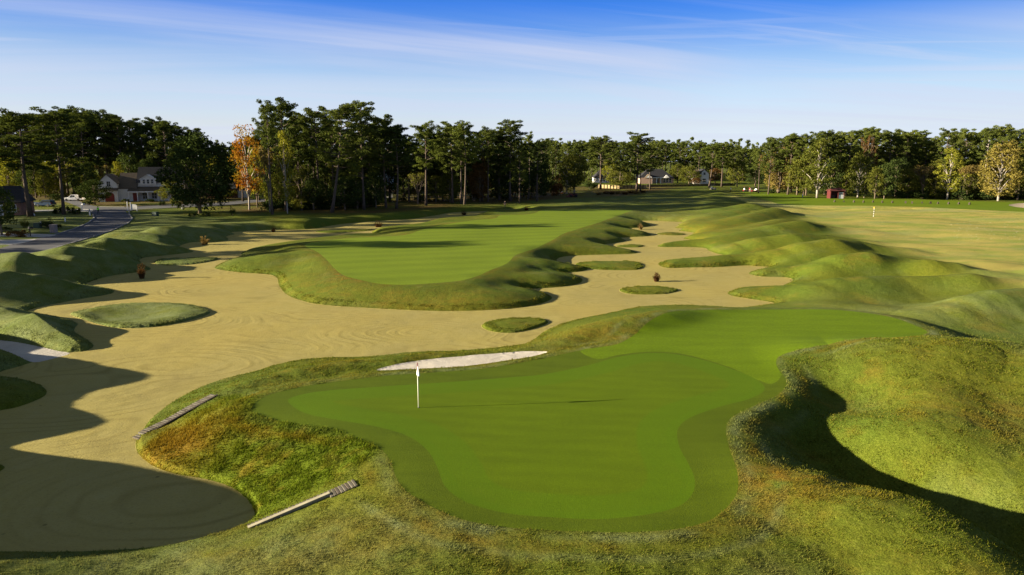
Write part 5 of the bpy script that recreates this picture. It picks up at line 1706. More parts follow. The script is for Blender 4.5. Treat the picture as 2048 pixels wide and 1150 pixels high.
# pavilion and pale blue house deep in the middle wood
p = place(771, 396)
h = thing('garden_pavilion', 'small pavilion with brown hipped roof on white posts under the dark pines', 'pavilion', (p.x, p.y, p.z))
turn(h)
gable_roof(-2.0, 2.0, 0, 3.6, 2.3, 4.0, 'x', 0.35, hip=1.5).build('roof', W['shingle_brown'], h)
for (x, y) in ((-1.9, 0.1), (1.9, 0.1), (-1.9, 3.5), (1.9, 3.5)):
    m = MB()
    m.box((x, y, 1.05), (0.22, 0.22, 2.5))
    m.build('post', W['white'], h)
m = MB()
m.box((0, 1.8, 0.05), (4.2, 3.8, 0.3))
m.build('floor_slab', M['drive'], h)
p = place(767, 384)
h = thing('pale_blue_house', 'pale blue gabled house glimpsed through the pines above the pavilion roof', 'house', (p.x, p.y, p.z))
turn(h)
house_body(-3.4, 3.4, 0, 9, 6.2, 9.4, 'y').build('wall', W['bluewall'], h)
gable_roof(-3.4, 3.4, 0, 9, 6.25, 9.5, 'y', 0.35).build('roof', W['shingle_dark'], h)
window(h, 0.0, 6.4, 1.3, 1.5, 0.0)
window(h, -1.7, 2.0, 1.1, 1.5, 0.0)
door(h, 1.4, 1.0, 2.2, 0.0, W['white'])

# the two low houses beyond the timber wall, and the white gabled one
p = place(1206, 365)
h = thing('sunroom_house', 'low white house with dark hipped roof and a row of tall sunroom windows', 'house', (p.x, p.y, p.z))
h.scale = (0.92,) * 3
house_body(-5.0, 7.0, 0, 10, 3.0).build('wall', W['white'], h)
gable_roof(-5.0, 7.0, 0, 10, 3.05, 7.0, 'x', 0.45, hip=4.2).build('roof', W['shingle_dark'], h)
for i in range(5):
    window(h, -0.9 + 1.5 * i, 1.6, 1.0, 2.1, 0.0, 0)
m = MB()
m.prism([(-5.2, 2.9), (-1.8, 2.9), (-3.5, 4.6)], 'y', -0.6, 3.0)
m.build('front_gable', W['shingle_dark'], h)
window(h, -3.5, 1.6, 1.0, 1.6, 0.0, 1)
p = place(1311, 367)
h = thing('pink_brick_house', 'low pinkish brick house with dark hipped roof and two small white gables', 'house', (p.x, p.y, p.z))
h.scale = (0.95,) * 3
house_body(-8.2, 9.4, 0, 11, 3.0).build('wall', W['pinkbrick'], h)
gable_roof(-8.2, 9.4, 0, 11, 3.05, 7.2, 'x', 0.45, hip=5.4).build('roof', W['shingle_dark'], h)
house_body(-8.2, -2.2, -2.4, 0.0, 3.0).build('wing_wall', W['pinkbrick'], h)
gable_roof(-5.7, -2.2, -2.4, 3.0, 3.04, 4.6, 'y', 0.3).build('wing_roof', W['shingle_brown'], h)
for x0, x1, y in ((-5.6, -2.3, -2.45), (4.0, 7.0, -0.5)):
    m = MB()
    m.prism([(x0, 3.06), (x1, 3.06), ((x0 + x1) / 2, 4.5)], 'y', y - 0.26, y + 0.2)
    m.build('gable_panel', W['white'], h)
m = MB()
m.box((1.6, -0.9, 3.0), (7.6, 1.9, 0.25))
m.build('porch_roof', W['white'], h)
for x in (-1.9, 0.2, 2.3):
    m = MB()
    m.box((x, -1.7, 1.4), (0.3, 0.3, 2.9))
    m.build('porch_column', W['white'], h)
for x in (4.6, 6.0, 7.6):
    window(h, x, 1.6, 1.0, 1.9, 0.0, 0)
door(h, 0.9, 1.1, 2.3, 0.0, W['glass'])
p = place(1408, 368)
h = thing('white_gabled_house', 'small white two storey house with steep front gable beside the bare stemmed pine', 'house', (p.x, p.y, p.z))
house_body(-2.2, 2.2, 0, 8, 4.9, 7.0, 'y').build('wall', W['siding'], h)
gable_roof(-2.2, 2.2, 0, 8, 4.95, 7.1, 'y', 0.3).build('roof', W['shingle_dark'], h)
house_body(-4.6, -2.2, 1.0, 8, 3.4).build('side_wall', W['siding'], h)
gable_roof(-4.6, -2.2, 1.0, 8, 3.45, 6.6, 'x', 0.25).build('side_roof', W['shingle_brown'], h)
window(h, 0.0, 5.0, 1.0, 1.1, 0.0, 0)
window(h, 0.0, 1.7, 1.6, 1.8, 0.0, 1)


# ------------------------------------------------------------------ timber walls by the far water
def bulkhead(name, label, pts, hgt, mats, step, group=None):
    ps = [place(a, b) for a, b in pts]
    o = thing(name, label, 'retaining wall', tuple(ps[0]))
    base = Vector(ps[0])
    for a, b in zip(ps[:-1], ps[1:]):
        a, b = a - base, b - base
        d = b - a
        rz = math.atan2(d.y, d.x)
        m = MB()
        for r_ in range(4):
            c = (a + b) / 2
            m.box((c.x, c.y, c.z + hgt * (r_ + 0.5) / 4), (d.length, 0.12, hgt / 4 - 0.03), 0, rz)
        m.build('planking', mats[0], o)
        n = max(2, int(d.length / step))
        for i in range(n):
            q = a + d * (i / n)
            pm = MB()
            pm.box((q.x - 0.16 * -math.sin(rz), q.y - 0.16, q.z + hgt * 0.52), (0.24, 0.20, hgt * 1.06), 0, rz)
            pm.build('post', mats[1], o)
    return o


bulkhead('timber_bulkhead', 'sunlit yellow timber bulkhead with dark posts in front of the low houses', [(1196, 376), (1240, 377.5), (1293, 376.5)], 1.45, (W['bulk'], W['wooddark']), 1.7)
bulkhead('timber_bulkhead', 'dark shaded timber bulkhead running right from the yellow one below dry reeds', [(1294, 374), (1370, 373), (1470, 371.5)], 1.1, (W['wooddark'], W['wooddark']), 2.2)


# ------------------------------------------------------------------ vehicles (x forward, wheels on z = 0)
def wheels(parent, xs, track, r, w=0.22):
    for x in xs:
        for s in (-1, 1):
            wheel = bpy.data.objects.new('wheel', None)
            COL.objects.link(wheel)
            wheel.parent = parent
            wheel.location = (x, s * track / 2, r)
            wheel.rotation_euler = (R(90), 0, 0)
            t = MB()
            t.lathe([(r * 0.62, -w / 2), (r * 0.92, -w / 2), (r, -w / 3), (r, w / 3), (r * 0.92, w / 2), (r * 0.62, w / 2)], 18)
            t.build('tyre', W['rubber'], wheel, True)
            t = MB()
            t.lathe([(0.02, -w * 0.47), (r * 0.3, -w * 0.46), (r * 0.63, -w * 0.36), (r * 0.63, w * 0.36), (r * 0.3, w * 0.46), (0.02, w * 0.47)], 14)
            t.build('rim', W['chrome'], wheel, True)


def car(name, label, loc, rz, paint, kind='suv', L_=4.7, W_=1.85, H_=1.75):
    o = thing(name, label, {'pickup_truck': 'pickup truck'}.get(name, 'car'), tuple(loc), rz)
    hl, hw = L_ / 2, W_ / 2
    if kind == 'pickup':
        prof = [(-hl, 0.45), (hl - 0.1, 0.42), (hl, 0.6), (hl - 0.05, 0.98), (hl * 0.42, 1.10), (hl * 0.40, 1.12), (-hl * 0.30, 1.12), (-hl * 0.30, 0.72), (-hl + 0.1, 0.72), (-hl + 0.1, 1.12), (-hl, 1.12)]
        cab = [(hl * 0.44, 1.10), (hl * 0.16, H_ - 0.04), (hl * 0.06, H_), (-hl * 0.20, H_), (-hl * 0.26, H_ - 0.08), (-hl * 0.29, 1.10)]
    else:
        prof = [(-hl + 0.05, 0.35), (hl - 0.15, 0.33), (hl, 0.55), (hl - 0.08, 0.86), (hl * 0.45, 1.05), (-hl * 0.92, 1.08), (-hl, 0.95)]
        cab = [(hl * 0.46, 1.03), (hl * 0.12, H_ - 0.06), (0.0, H_), (-hl * 0.72, H_ - 0.02), (-hl * 0.86, H_ - 0.14), (-hl * 0.95, 1.05)]
    m = MB()
    m.prism(prof, 'y', -hw, hw)
    body = m.build('body', paint, o, False, 0.05)
    m = MB()
    m.prism(cab, 'y', -hw + 0.14, hw - 0.14)
    m.build('cabin', paint, o, False, 0.05)
    # glass set a little proud of the cabin
    g = MB()
    xs = [q[0] for q in cab]
    lo_x, hi_x = min(xs), max(xs)
    for s in (-1, 1):
        y = s * (hw - 0.14)
        g.prism([(hi_x - 0.45, 1.16), (hi_x - 0.80, H_ - 0.14), (0.03, H_ - 0.12), (0.03, 1.16)], 'y', min(y, y + s * 0.02), max(y, y + s * 0.02))
        g.prism([(-0.05, 1.16), (-0.05, H_ - 0.12), (lo_x + 0.30, H_ - 0.14), (lo_x + 0.16, 1.16)], 'y', min(y, y + s * 0.02), max(y, y + s * 0.02))
    g.build('side_windows', W['glass'], o)
    g = MB()
    a, b = cab[0], cab[1]
    g.add([(a[0] + 0.02, -hw + 0.22, a[1] + 0.05), (a[0] + 0.02, hw - 0.22, a[1] + 0.05), (b[0] + 0.05, hw - 0.28, b[1] - 0.03), (b[0] + 0.05, -hw + 0.28, b[1] - 0.03),
           (a[0] - 0.03, -hw + 0.22, a[1] + 0.02), (a[0] - 0.03, hw - 0.22, a[1] + 0.02), (b[0], hw - 0.28, b[1] - 0.06), (b[0], -hw + 0.28, b[1] - 0.06)],
          [(0, 1, 2, 3), (7, 6, 5, 4), (0, 4, 5, 1), (1, 5, 6, 2), (2, 6, 7, 3), (3, 7, 4, 0)])
    g.build('windscreen', W['glass'], o)
    for s in (-1, 1):
        m = MB()
        m.box((hl - 0.05, s * (hw - 0.28), 0.78), (0.14, 0.34, 0.16))
        m.build('headlight', W['lamp'], o)
        m = MB()
        m.box((-hl + 0.02, s * (hw - 0.12), 0.92), (0.10, 0.16, 0.26))
        m.build('tail_light', W['taillamp'], o)
        m = MB()
        m.box((hl * 0.36, s * (hw + 0.06), 1.16), (0.12, 0.22, 0.15))
        m.build('mirror', paint, o)
    m = MB()
    m.box((hl + 0.02, 0, 0.50), (0.14, W_ - 0.1, 0.16))
    m.box((-hl - 0.02, 0, 0.50), (0.14, W_ - 0.1, 0.16))
    m.build('bumper', W['chrome'], o)
    wheels(o, (hl * 0.62, -hl * 0.60), W_ - 0.2, 0.36 if kind != 'pickup' else 0.40)
    return o


p = place(149, 402)
car('pickup_truck', 'white pickup truck parked in the drive left of the white house', p, R(180), W['carwhite'], 'pickup', 5.6, 1.95, 1.85)
p = place(92, 413)
car('parked_car', 'dark navy blue car parked among the left hand bushes', p, R(172), W['carblue'])
p = place(57, 412)
car('parked_car', 'white car half hidden behind the tall spreading pine', p, R(12), W['carwhite'])


def golf_cart(label, px, py, rz, paint, roof):
    p = place(px, py)
    o = thing('golf_cart', label, 'golf cart', tuple(p), rz, None)
    m = MB()
    m.prism([(-1.15, 0.28), (1.05, 0.26), (1.2, 0.42), (1.12, 0.78), (0.78, 0.86), (0.62, 0.36), (-0.25, 0.36), (-0.30, 0.66), (-1.15, 0.74)], 'y', -0.58, 0.58)
    m.build('body', paint, o, False, 0.04)
    m = MB()
    m.box((-0.48, 0, 0.78), (0.5, 1.05, 0.16))
    m.build('seat', W['whitecloth'], o, False, 0.04)
    m = MB()
    m.box((-0.74, 0, 1.08), (0.12, 1.05, 0.42))
    m.build('backrest', W['whitecloth'], o, False, 0.04)
    m = MB()
    m.box((-0.1, 0, 1.86), (1.75, 1.2, 0.07))
    m.build('roof', roof, o, False, 0.03)
    for (x, y) in ((0.72, 0.5), (0.72, -0.5), (-0.9, 0.5), (-0.9, -0.5)):
        m = MB()
        m.tube([(x, y, 0.7), (x * 0.92, y, 1.84)], 0.025, 6)
        m.build('roof_post', W['black'], o)
    m = MB()
    m.tube([(0.55, 0.28, 0.6), (0.30, 0.28, 1.0)], 0.02, 6)
    m.lathe([(0.15, -0.02), (0.18, 0.0), (0.15, 0.02)], 12, 0, (0.28, 0.28, 1.02))
    m.build('steering_wheel', W['black'], o)
    wheels(o, (0.78, -0.78), 0.98, 0.22, 0.18)
    return o


golf_cart('beige golf cart with pale roof driving beyond the far end of the mounds', 1426, 380, R(25), W['beige'], W['beige'])
golf_cart('golf cart with white roof and orange body under the olive oaks', 1120, 389, R(170), W['orange'], W['whitecloth'])
golf_cart('dark red golf cart on the left of the two beside the golfers', 1492, 383.5, R(10), W['redmachine'], W['redmachine'])
golf_cart('dark red golf cart on the right of the two beside the golfers', 1508, 384.5, R(195), W['redmachine'], W['wooddark'])

# ride-on mower
p = place(1146, 394)
o = thing('ride_on_mower', 'dull red ride on mower parked in front of the olive oaks', 'mower', tuple(p), R(190))
m = MB()
m.prism([(-1.3, 0.45), (1.3, 0.45), (1.35, 0.95), (0.35, 1.1), (0.2, 0.62), (-0.5, 0.62), (-0.6, 0.95), (-1.3, 0.9)], 'y', -0.6, 0.6)
m.build('body', W['redmachine'], o, False, 0.05)
m = MB()
m.box((-0.25, 0, 0.85), (0.5, 0.6, 0.14))
m.box((-0.5, 0, 1.15), (0.12, 0.6, 0.5))
m.build('seat', W['black'], o, False, 0.04)
for y in (-0.95, 0.0, 0.95):
    m = MB()
    m.box((1.75, y, 0.28), (0.8, 0.85, 0.30))
    m.build('cutting_deck', W['redmachine'], o, False, 0.04)
m = MB()
m.tube([(-0.9, -0.55, 0.8), (-0.9, -0.55, 1.9), (-0.9, 0.55, 1.9), (-0.9, 0.55, 0.8)], 0.04, 6)
m.build('roll_bar', W['black'], o)
wheels(o, (0.9, -0.9), 1.3, 0.42, 0.34)


# ------------------------------------------------------------------ people
def person(label, px, py, rz, hgt, top, legs, stride=0.0, armsw=0.0, item=None):
    """one continuous skinned body; clothing colours are zones of its surface; hair is a child"""
    p = place(px, py)
    s = hgt / 1.75
    V = [(0, 0, 0.95), (0, 0, 1.15), (0, 0.01, 1.36), (0, 0.0, 1.47), (0, 0.02, 1.56), (0, 0.03, 1.66), (0, 0.01, 1.73)]
    Rr = [(0.15, 0.11), (0.135, 0.10), (0.165, 0.11), (0.07, 0.065), (0.07, 0.075), (0.082, 0.098), (0.05, 0.06)]
    E = [(0, 1), (1, 2), (2, 3), (3, 4), (4, 5), (5, 6)]

    def add(v, r, a):
        V.append(v)
        Rr.append(r if isinstance(r, tuple) else (r, r))
        E.append((a, len(V) - 1))
        return len(V) - 1
    for sd in (-1, 1):
        st = stride * sd
        i = add((0.095 * sd, 0.0, 0.88), 0.095, 0)
        i = add((0.10 * sd, 0.10 * st + 0.03, 0.50), 0.062, i)
        i = add((0.105 * sd, 0.26 * st, 0.09), 0.042, i)
        add((0.115 * sd, 0.26 * st + 0.15, 0.035), 0.036, i)
        i = add((0.19 * sd, 0.0, 1.40), 0.062, 2)
        i = add((0.235 * sd, -0.06 - 0.5 * armsw * sd, 1.13), 0.045, i)
        i = add((0.22 * sd, 0.12 - 0.5 * armsw * sd + (0.14 if item else 0), 0.90 + (0.10 if item else 0)), 0.034, i)
        i = add((0.205 * sd, 0.17 - 0.5 * armsw * sd + (0.14 if item else 0), 0.83 + (0.10 if item else 0)), (0.02, 0.036), i)
        for f_ in range(4):
            add((0.205 * sd + 0.002 * sd, 0.165 + 0.022 * f_ - 0.5 * armsw * sd + (0.14 if item else 0), 0.755 - 0.01 * (f_ % 3) + (0.10 if item else 0)), 0.009, i)
        add((0.175 * sd, 0.21 - 0.5 * armsw * sd + (0.14 if item else 0), 0.80 + (0.10 if item else 0)), 0.010, i)
    # nose
    add((0, 0.125, 1.635), 0.014, 5)
    me = bpy.data.meshes.new('person')
    me.from_pydata([tuple(c * s for c in v) for v in V], E, [])
    tmp = bpy.data.objects.new('person', me)
    COL.objects.link(tmp)
    sk = tmp.modifiers.new('skin', 'SKIN')
    for i, r in enumerate(Rr):
        me.skin_vertices[0].data[i].radius = (r[0] * s, r[1] * s)
    me.skin_vertices[0].data[0].use_root = True
    tmp.modifiers.new('sub', 'SUBSURF').render_levels = 2
    tmp.modifiers['sub'].levels = 2
    dg = bpy.context.evaluated_depsgraph_get()
    bm_ = bpy.data.meshes.new_from_object(tmp.evaluated_get(dg))
    bpy.data.objects.remove(tmp)
    bm_.name = 'person'
    for mt in (W['skin'], W[top], W[legs], W['black']):
        bm_.materials.append(mt)
    for f in bm_.polygons:
        c = f.center / s
        f.material_index = 0 if c.z > 1.475 or (abs(c.x) > 0.17 and c.z < 0.98) else (1 if c.z > 0.93 else (2 if c.z > 0.10 else 3))
        f.use_smooth = True
    o = bpy.data.objects.new('person', bm_)
    COL.objects.link(o)
    o.location = (p.x, p.y, p.z + 0.0)
    o.rotation_euler = (0, 0, rz)
    tag(o, label, 'person')
    hm = MB()
    hm.lathe([(0.088, -0.04), (0.098, 0.02), (0.085, 0.075), (0.045, 0.11), (0.005, 0.118)], 12, 0, (0, -0.012, 1.675), 1.12)
    ho = hm.build('hair', W['hair'], o, True)
    ho.scale = (s, s, s)
    return o


person('walker in lime green safety top and dark trousers on the asphalt road', 197, 428.5, R(10), 1.78, 'hivis', 'dark', 0.45, 0.25)
person('person in dark clothes standing alone on the shaded rough by the wood', 1010, 415, R(180), 1.75, 'dark', 'dark', 0.1)
person('golfer in white top and dark trousers bending over a ball alone', 1461, 384, R(90), 1.75, 'whitecloth', 'dark', 0.3)
person('golfer in white top and khaki trousers beside the red carts', 1501, 386, R(200), 1.8, 'whitecloth', 'khaki', 0.15)
person('golfer in red top standing between the two dark red carts', 1499, 384.2, R(160), 1.75, 'redcloth', 'khaki', 0.1)

# ------------------------------------------------------------------ flagstick on the green
p = place(837, 815)
o = thing('flagstick', 'white flagstick with dark red top section and hanging white flag on the green', 'flagstick', tuple(p))
m = MB()
m.tube([(0, 0, -0.1), (0, 0, 1.72)], 0.021, 10)
m.build('pole', W['pole'], o, True)
m = MB()
m.tube([(0, 0, 1.72), (0, 0, 2.14)], 0.022, 10)
m.lathe([(0.022, 0), (0.026, 0.02), (0.0, 0.045)], 10, 0, (0, 0, 2.14))
m.build('pole_top', W['redpole'], o, True)
# limp flag: a cloth gathered in folds below its hem, with thickness
nu, nv = 15, 13
vs = []
for side in (0, 1):
    for j in range(nv):
        tv = j / (nv - 1)
        for i in range(nu):
            tu = i / (nu - 1)
            drop = 0.10 + 0.44 * tv * (0.65 + 0.35 * math.sin(tu * 3.1)) - 0.06 * tu
            wx = 0.02 + 0.095 * math.sin(tu * 5.2 + 0.4) * (0.25 + 0.75 * tv) + 0.05 * (tu - 0.45) * tv
            wy = 0.075 * math.cos(tu * 7.4) * (0.25 + 0.75 * tv) - 0.03
            vs.append((wx, wy + 0.008 * side, 2.06 - drop))
fs = []
for side in (0, 1):
    b0_ = side * nu * nv
    for j in range(nv - 1):
        for i in range(nu - 1):
            q = (b0_ + j * nu + i, b0_ + j * nu + i + 1, b0_ + (j + 1) * nu + i + 1, b0_ + (j + 1) * nu + i)
            fs.append(q if side else q[::-1])
m = MB()
m.add(vs, fs)
m.build('flag', W['whitecloth'], o, True)
m = MB()
m.lathe([(0.054, 0.0), (0.056, 0.006), (0.0, 0.006)], 16)
m.build('cup_hole', W['black'], o)


# ------------------------------------------------------------------ timber steps down the bank
def steps(label, top, bot, n, width, side, mats, wall, off, cut=0.0):
    a, b = place(*top), place(*bot)
    o = thing('timber_steps', label, 'steps', tuple(a))
    d = b - a
    rz = math.atan2(d.y, d.x)
    run = math.hypot(d.x, d.y)
    o.rotation_euler = (0, 0, rz)
    for i in range(n):
        t = (i + 0.5) / n
        q = a + d * t
        w_ = width(t)
        cy = side * w_ / 2
        c = Vector((math.cos(rz) * run * t - math.sin(rz) * cy, math.sin(rz) * run * t + math.cos(rz) * cy))
        z = max(a.z + d.z * t, zat(a.x + c.x, a.y + c.y)) - a.z + 0.03
        m = MB()
        m.box((run * t, cy, z), (run / n - 0.018, w_, 0.07), 0, 0.03 * math.sin(i * 7.1))
        m.build('tread', mats[i % (len(mats) - 1)], o, False, 0.012)
    m = MB()
    th, hh, up = wall
    y0_ = 0.0 if off != side else off * 0.19
    t0 = cut
    m.prism([(run * t0, d.z * t0 + up - hh / 2), (run, d.z + up - hh / 2), (run, d.z + up + hh / 2), (run * t0, d.z * t0 + up + hh / 2)], 'y', min(y0_, y0_ + off * th), max(y0_, y0_ + off * th))
    m.build('side_board', mats[-1], o)
    return o


WOOD = [W['wood'], mp("worn_timber_pale", (0.14, 0.125, 0.095), 0.9, var=0.25, scale=7), mp("worn_timber_brown", (0.10, 0.082, 0.06), 0.9, var=0.3, scale=7)]
steps('weathered timber steps down the tall grass bank left of the green, dark side board', (434, 792), (276, 880), 30, lambda t: 0.42, -1, WOOD + [W['wooddark']], (0.10, 0.40, -0.10), 1)
steps('weathered timber steps with pale cream side board low in front of the green', (708, 962), (494, 1053), 30, lambda t: 0.55 if t < 0.26 else 0.18, 1, WOOD + [W['cream']], (0.16, 0.30, -0.03), 1, 0.26)

# ------------------------------------------------------------------ practice range things
p = place(1674, 397)
o = thing('range_shed', 'small red open fronted shed with white panel at the edge of the practice range', 'shed', tuple(p))
m = MB()
for x in (-2.0, 0.3, 2.0):
    m.box((x, 0, 1.1), (0.2, 0.2, 2.4))
m.box((0, 0.003, 2.25), (4.2, 0.18, 0.28))
m.box((0, 2.2, 1.1), (4.2, 0.12, 2.4))
for x in (-2.04, 2.04):
    m.box((x, 1.15, 1.1), (0.1, 2.0, 2.38))
m.build('frame', W['red'], o)
gable_roof(-2.1, 2.1, 0, 2.3, 2.42, 3.0, 'x', 0.3, 0.1, hip=1.0).build('roof', mp("dark_red_roofing", (0.10, 0.028, 0.026), 0.7), o)
m = MB()
m.box((1.15, 0.02, 0.55), (1.5, 0.08, 1.2))
m.box((1.15, 0.05, 1.65), (1.5, 0.05, 0.25))
m.build('panel', W['white'], o)
m = MB()
m.box((-0.9, 1.2, 0.45), (1.3, 0.7, 0.9))
m.build('counter', W['wooddark'], o)
p = place(1747, 433)
o = thing('range_pole', 'white pole with dark bands and yellow top standing on the practice range', 'marker pole', tuple(p))
hgt = 18.0 / mpp(p)
for i in range(7):
    m = MB()
    m.tube([(0, 0, hgt * i / 8), (0, 0, hgt * (i + 1) / 8)], 0.05, 10)
    m.build('band', W['white'] if i % 2 == 0 else W['black'], o, True)
m = MB()
m.lathe([(0.02, 0), (0.12, 0.05), (0.12, 0.30), (0.02, 0.36)], 12, 0, (0, 0, hgt * 7 / 8))
m.build('top_marker', W['yellow'], o, True)
first = None
for px, py in ((1669, 404.2), (1687.6, 404.4), (1707.7, 404.8), (1727, 405), (1746, 405), (1764.6, 405.6), (1784.6, 405.8), (1811, 406.4), (1824, 407), (1844, 407), (1861, 407.4), (1876, 408),
               (1897, 408.2), (1917.5, 408.4), (1938.8, 409)):
    p = place(px, py)
    if first is None:
        o = thing('bay_divider', 'dark low bay divider stand in the row along the practice tee', 'bay divider', tuple(p), 0.3, 'row of bay dividers on the practice tee')
        m = MB()
        m.prism([(-0.24, 0), (-0.18, 0), (0, 0.50), (0.18, 0), (0.24, 0), (0.04, 0.58), (-0.04, 0.58)], 'y', -0.2, 0.2)
        m.build('stand', W['wooddark'], o)
        m = MB()
        m.box((0, 0, 0.28), (0.24, 0.36, 0.22))
        m.build('ball_tray', W['black'], o)
        first = o
    else:
        o = first.copy()
        COL.objects.link(o)
        o.location = p
        o.rotation_euler = (0, 0, 0.3 + 0.5 * RNG.normal())
        for ch in list(first.children):
            c = ch.copy()
            COL.objects.link(c)
            c.parent = o
p = place(1605, 395)
o = thing('tee_marker_post', 'short blue post on the bright grass left of the red shed', 'post', tuple(p))
m = MB()
m.box((0, 0, 0.4), (0.16, 0.16, 0.9))
m.build('post', W['bluepaint'], o, False, 0.02)
m = MB()
m.box((0, 0, 0.9), (0.2, 0.2, 0.08))
m.build('post_cap', W['white'], o)
# range balls scattered on the grass: nobody could count them
bv, bf = [], MB()
for i in range(55):
    p = place(1900 + 148 * RNG.random(), 440 + 40 * RNG.random())
    bf.lathe([(0.005, -0.022), (0.018, -0.013), (0.022, 0.0), (0.018, 0.013), (0.005, 0.022)], 6, 0, (p.x, p.y, p.z + 0.03))
o = bf.build('range_balls', W['white'], None, True)
o['kind'] = 'stuff'

# ------------------------------------------------------------------ kerbs, posts, boxes and planting by the road
pr = P['road'][0]
for side_, rng_ in (('near', (7, 30)), ('far', (0, 0))):
    pass
kv, kf = [], []


def strip(name, pts, w, hgt, mat):
    m = MB()
    for i in range(len(pts) - 1):
        a, b = np.array(pts[i]), np.array(pts[i + 1])
        d = b - a
        l = np.linalg.norm(d)
        if l < 1e-3:
            continue
        n_ = np.array([-d[1], d[0]]) / l * w / 2
        za, zb = zat(*a), zat(*b)
        q = [(a + n_, za), (b + n_, zb), (b - n_, zb), (a - n_, za)]
        m.add([(c[0], c[1], z - 0.15) for c, z in q] + [(c[0], c[1], z + hgt) for c, z in q], [(4, 5, 6, 7), (0, 1, 5, 4), (1, 2, 6, 5), (2, 3, 7, 6), (3, 0, 4, 7)])
    o = m.build(name, mat)
    o['kind'] = 'structure'
    return o


KERB = mp("kerb_concrete", (0.20, 0.195, 0.185), 0.9)
def rpt(pts):
    sm = []
    for i in range(len(pts) - 1):
        for k in range(6):
            t = k / 6
            sm.append(unp(pts[i][0] * (1 - t) + pts[i + 1][0] * t, pts[i][1] * (1 - t) + pts[i + 1][1] * t, 0.85)[:2])
    return sm


strip('kerb', rpt([(79, 501), (124.5, 489), (161, 478), (198, 467), (231, 456), (256, 445), (265, 437), (259, 430), (258, 423), (340, 418), (440, 414), (500, 408.5)]), 0.26, 0.10, KERB)
strip('kerb', rpt([(108, 467), (146.5, 456), (176, 445), (188, 436), (185, 428)]), 0.26, 0.10, KERB)
strip('kerb', rpt([(200, 415.6), (250, 416.2), (336, 412.2), (430, 408.2), (500, 402.3)]), 0.26, 0.10, KERB)


def at_px(name, label, cat, px, py, rz=0.0, group=None):
    return thing(name, label, cat, tuple(place(px, py)), rz, group)


def part(o, name, mat, fn, bevel=0.0, smooth=False):
    m = MB()
    fn(m)
    return m.build(name, mat, o, smooth, bevel)


o = at_px('mailbox', 'white mailbox on a white post beside the clipped hedge bushes', 'mailbox', 164, 420)
part(o, 'post', W['white'], lambda m: m.box((0, 0, 0.75), (0.28, 0.28, 1.6)), 0.03)
part(o, 'box', W['white'], lambda m: (m.box((0.45, 0, 1.3), (0.62, 0.3, 0.22)), m.tube([(0.14, 0, 1.41), (0.76, 0, 1.41)], 0.15, 12)), 0.0, True)
o = at_px('mailbox', 'black mailbox on a thin dark post next to the low planter hedge', 'mailbox', 61, 472)
part(o, 'post', W['black'], lambda m: m.box((0, 0, 0.6), (0.12, 0.12, 1.25)))
part(o, 'box', W['black'], lambda m: (m.box((0.2, 0, 1.25), (0.75, 0.26, 0.2)), m.tube([(-0.17, 0, 1.35), (0.57, 0, 1.35)], 0.13, 12)), 0.0, True)
o = at_px('yard_sign', 'white yard sign with rounded board between white posts at the street corner', 'sign', 266, 422)
for x, hh in ((-1.2, 2.2), (-0.45, 2.0), (1.0, 0.7)):
    part(o, 'post', W['white'], lambda m, x=x, hh=hh: m.box((x, 0, hh / 2), (0.2, 0.2, hh)), 0.02)
part(o, 'board', W['white'], lambda m: m.prism([(-0.4, 0.35), (1.1, 0.35), (1.1, 1.2), (0.85, 1.5), (0.1, 1.6), (-0.4, 1.5)], 'y', -0.06, 0.06))
o = at_px('lawn_post', 'single pale post at the grass corner beside the bend of the road', 'post', 180, 431)
part(o, 'post', W['white'], lambda m: m.box((0, 0, 0.7), (0.22, 0.22, 1.5), 0, 0, (0.8, 0.8)))
part(o, 'number_plate', W['stone'], lambda m: m.box((0, -0.14, 1.1), (0.3, 0.05, 0.3)))
o = at_px('stone_pillar', 'pinkish stone pillar standing at the mouth of the driveway', 'pillar', 108, 465)
part(o, 'shaft', W['stone'], lambda m: m.box((0, 0, 0.6), (0.85, 0.85, 1.3)), 0.03)
part(o, 'cap', W['stone'], lambda m: m.box((0, 0, 1.31), (1.0, 1.0, 0.12), 0, 0, (0.9, 0.9)))
for (lab, px, py, rz) in (('dark green utility box on the lawn beside the round bush', 76, 456, 0.1), ('dark green utility box on the grass in front of the white house lawn', 311, 432, -0.2)):
    o = at_px('utility_box', lab, 'utility box', px, py, rz)
    part(o, 'cabinet', W['green'], lambda m: m.box((0, 0, 0.4), (1.15, 0.9, 0.85), 0, 0, (0.9, 0.9)), 0.04)
    part(o, 'lid', W['green'], lambda m: m.box((0, 0, 0.86), (1.12, 0.88, 0.08)), 0.02)
for (lab, px, py, hh) in (('white marker stake standing beside the dark green utility box', 83, 454, 0.95), ('thin white marker stake on the lawn before the road bend', 130.5, 443, 0.7),
                          ('short white stake by the dense evergreen and the kerb', 364, 418, 0.55)):
    o = at_px('marker_stake', lab, 'stake', px, py)
    part(o, 'stake', W['white'], lambda m, hh=hh: m.box((0, 0, hh / 2), (0.22, 0.16, hh), 0, 0, (0.8, 0.8)))
    part(o, 'stake_cap', W['white'], lambda m, hh=hh: m.box((0, 0, hh + 0.03), (0.26, 0.2, 0.06)))
o = at_px('white_sack', 'small white sack slumped at the foot of the tall spreading pine', 'sack', 67, 432)
part(o, 'bag', W['whitecloth'], lambda m: m.lathe([(0.05, 0), (0.34, 0.06), (0.36, 0.25), (0.25, 0.45), (0.08, 0.55), (0.05, 0.62)], 12, 0, (0, 0, 0), 0.75), 0, True)
part(o, 'tied_neck', W['whitecloth'], lambda m: m.lathe([(0.05, 0.62), (0.13, 0.72), (0.02, 0.73)], 10), 0, True)

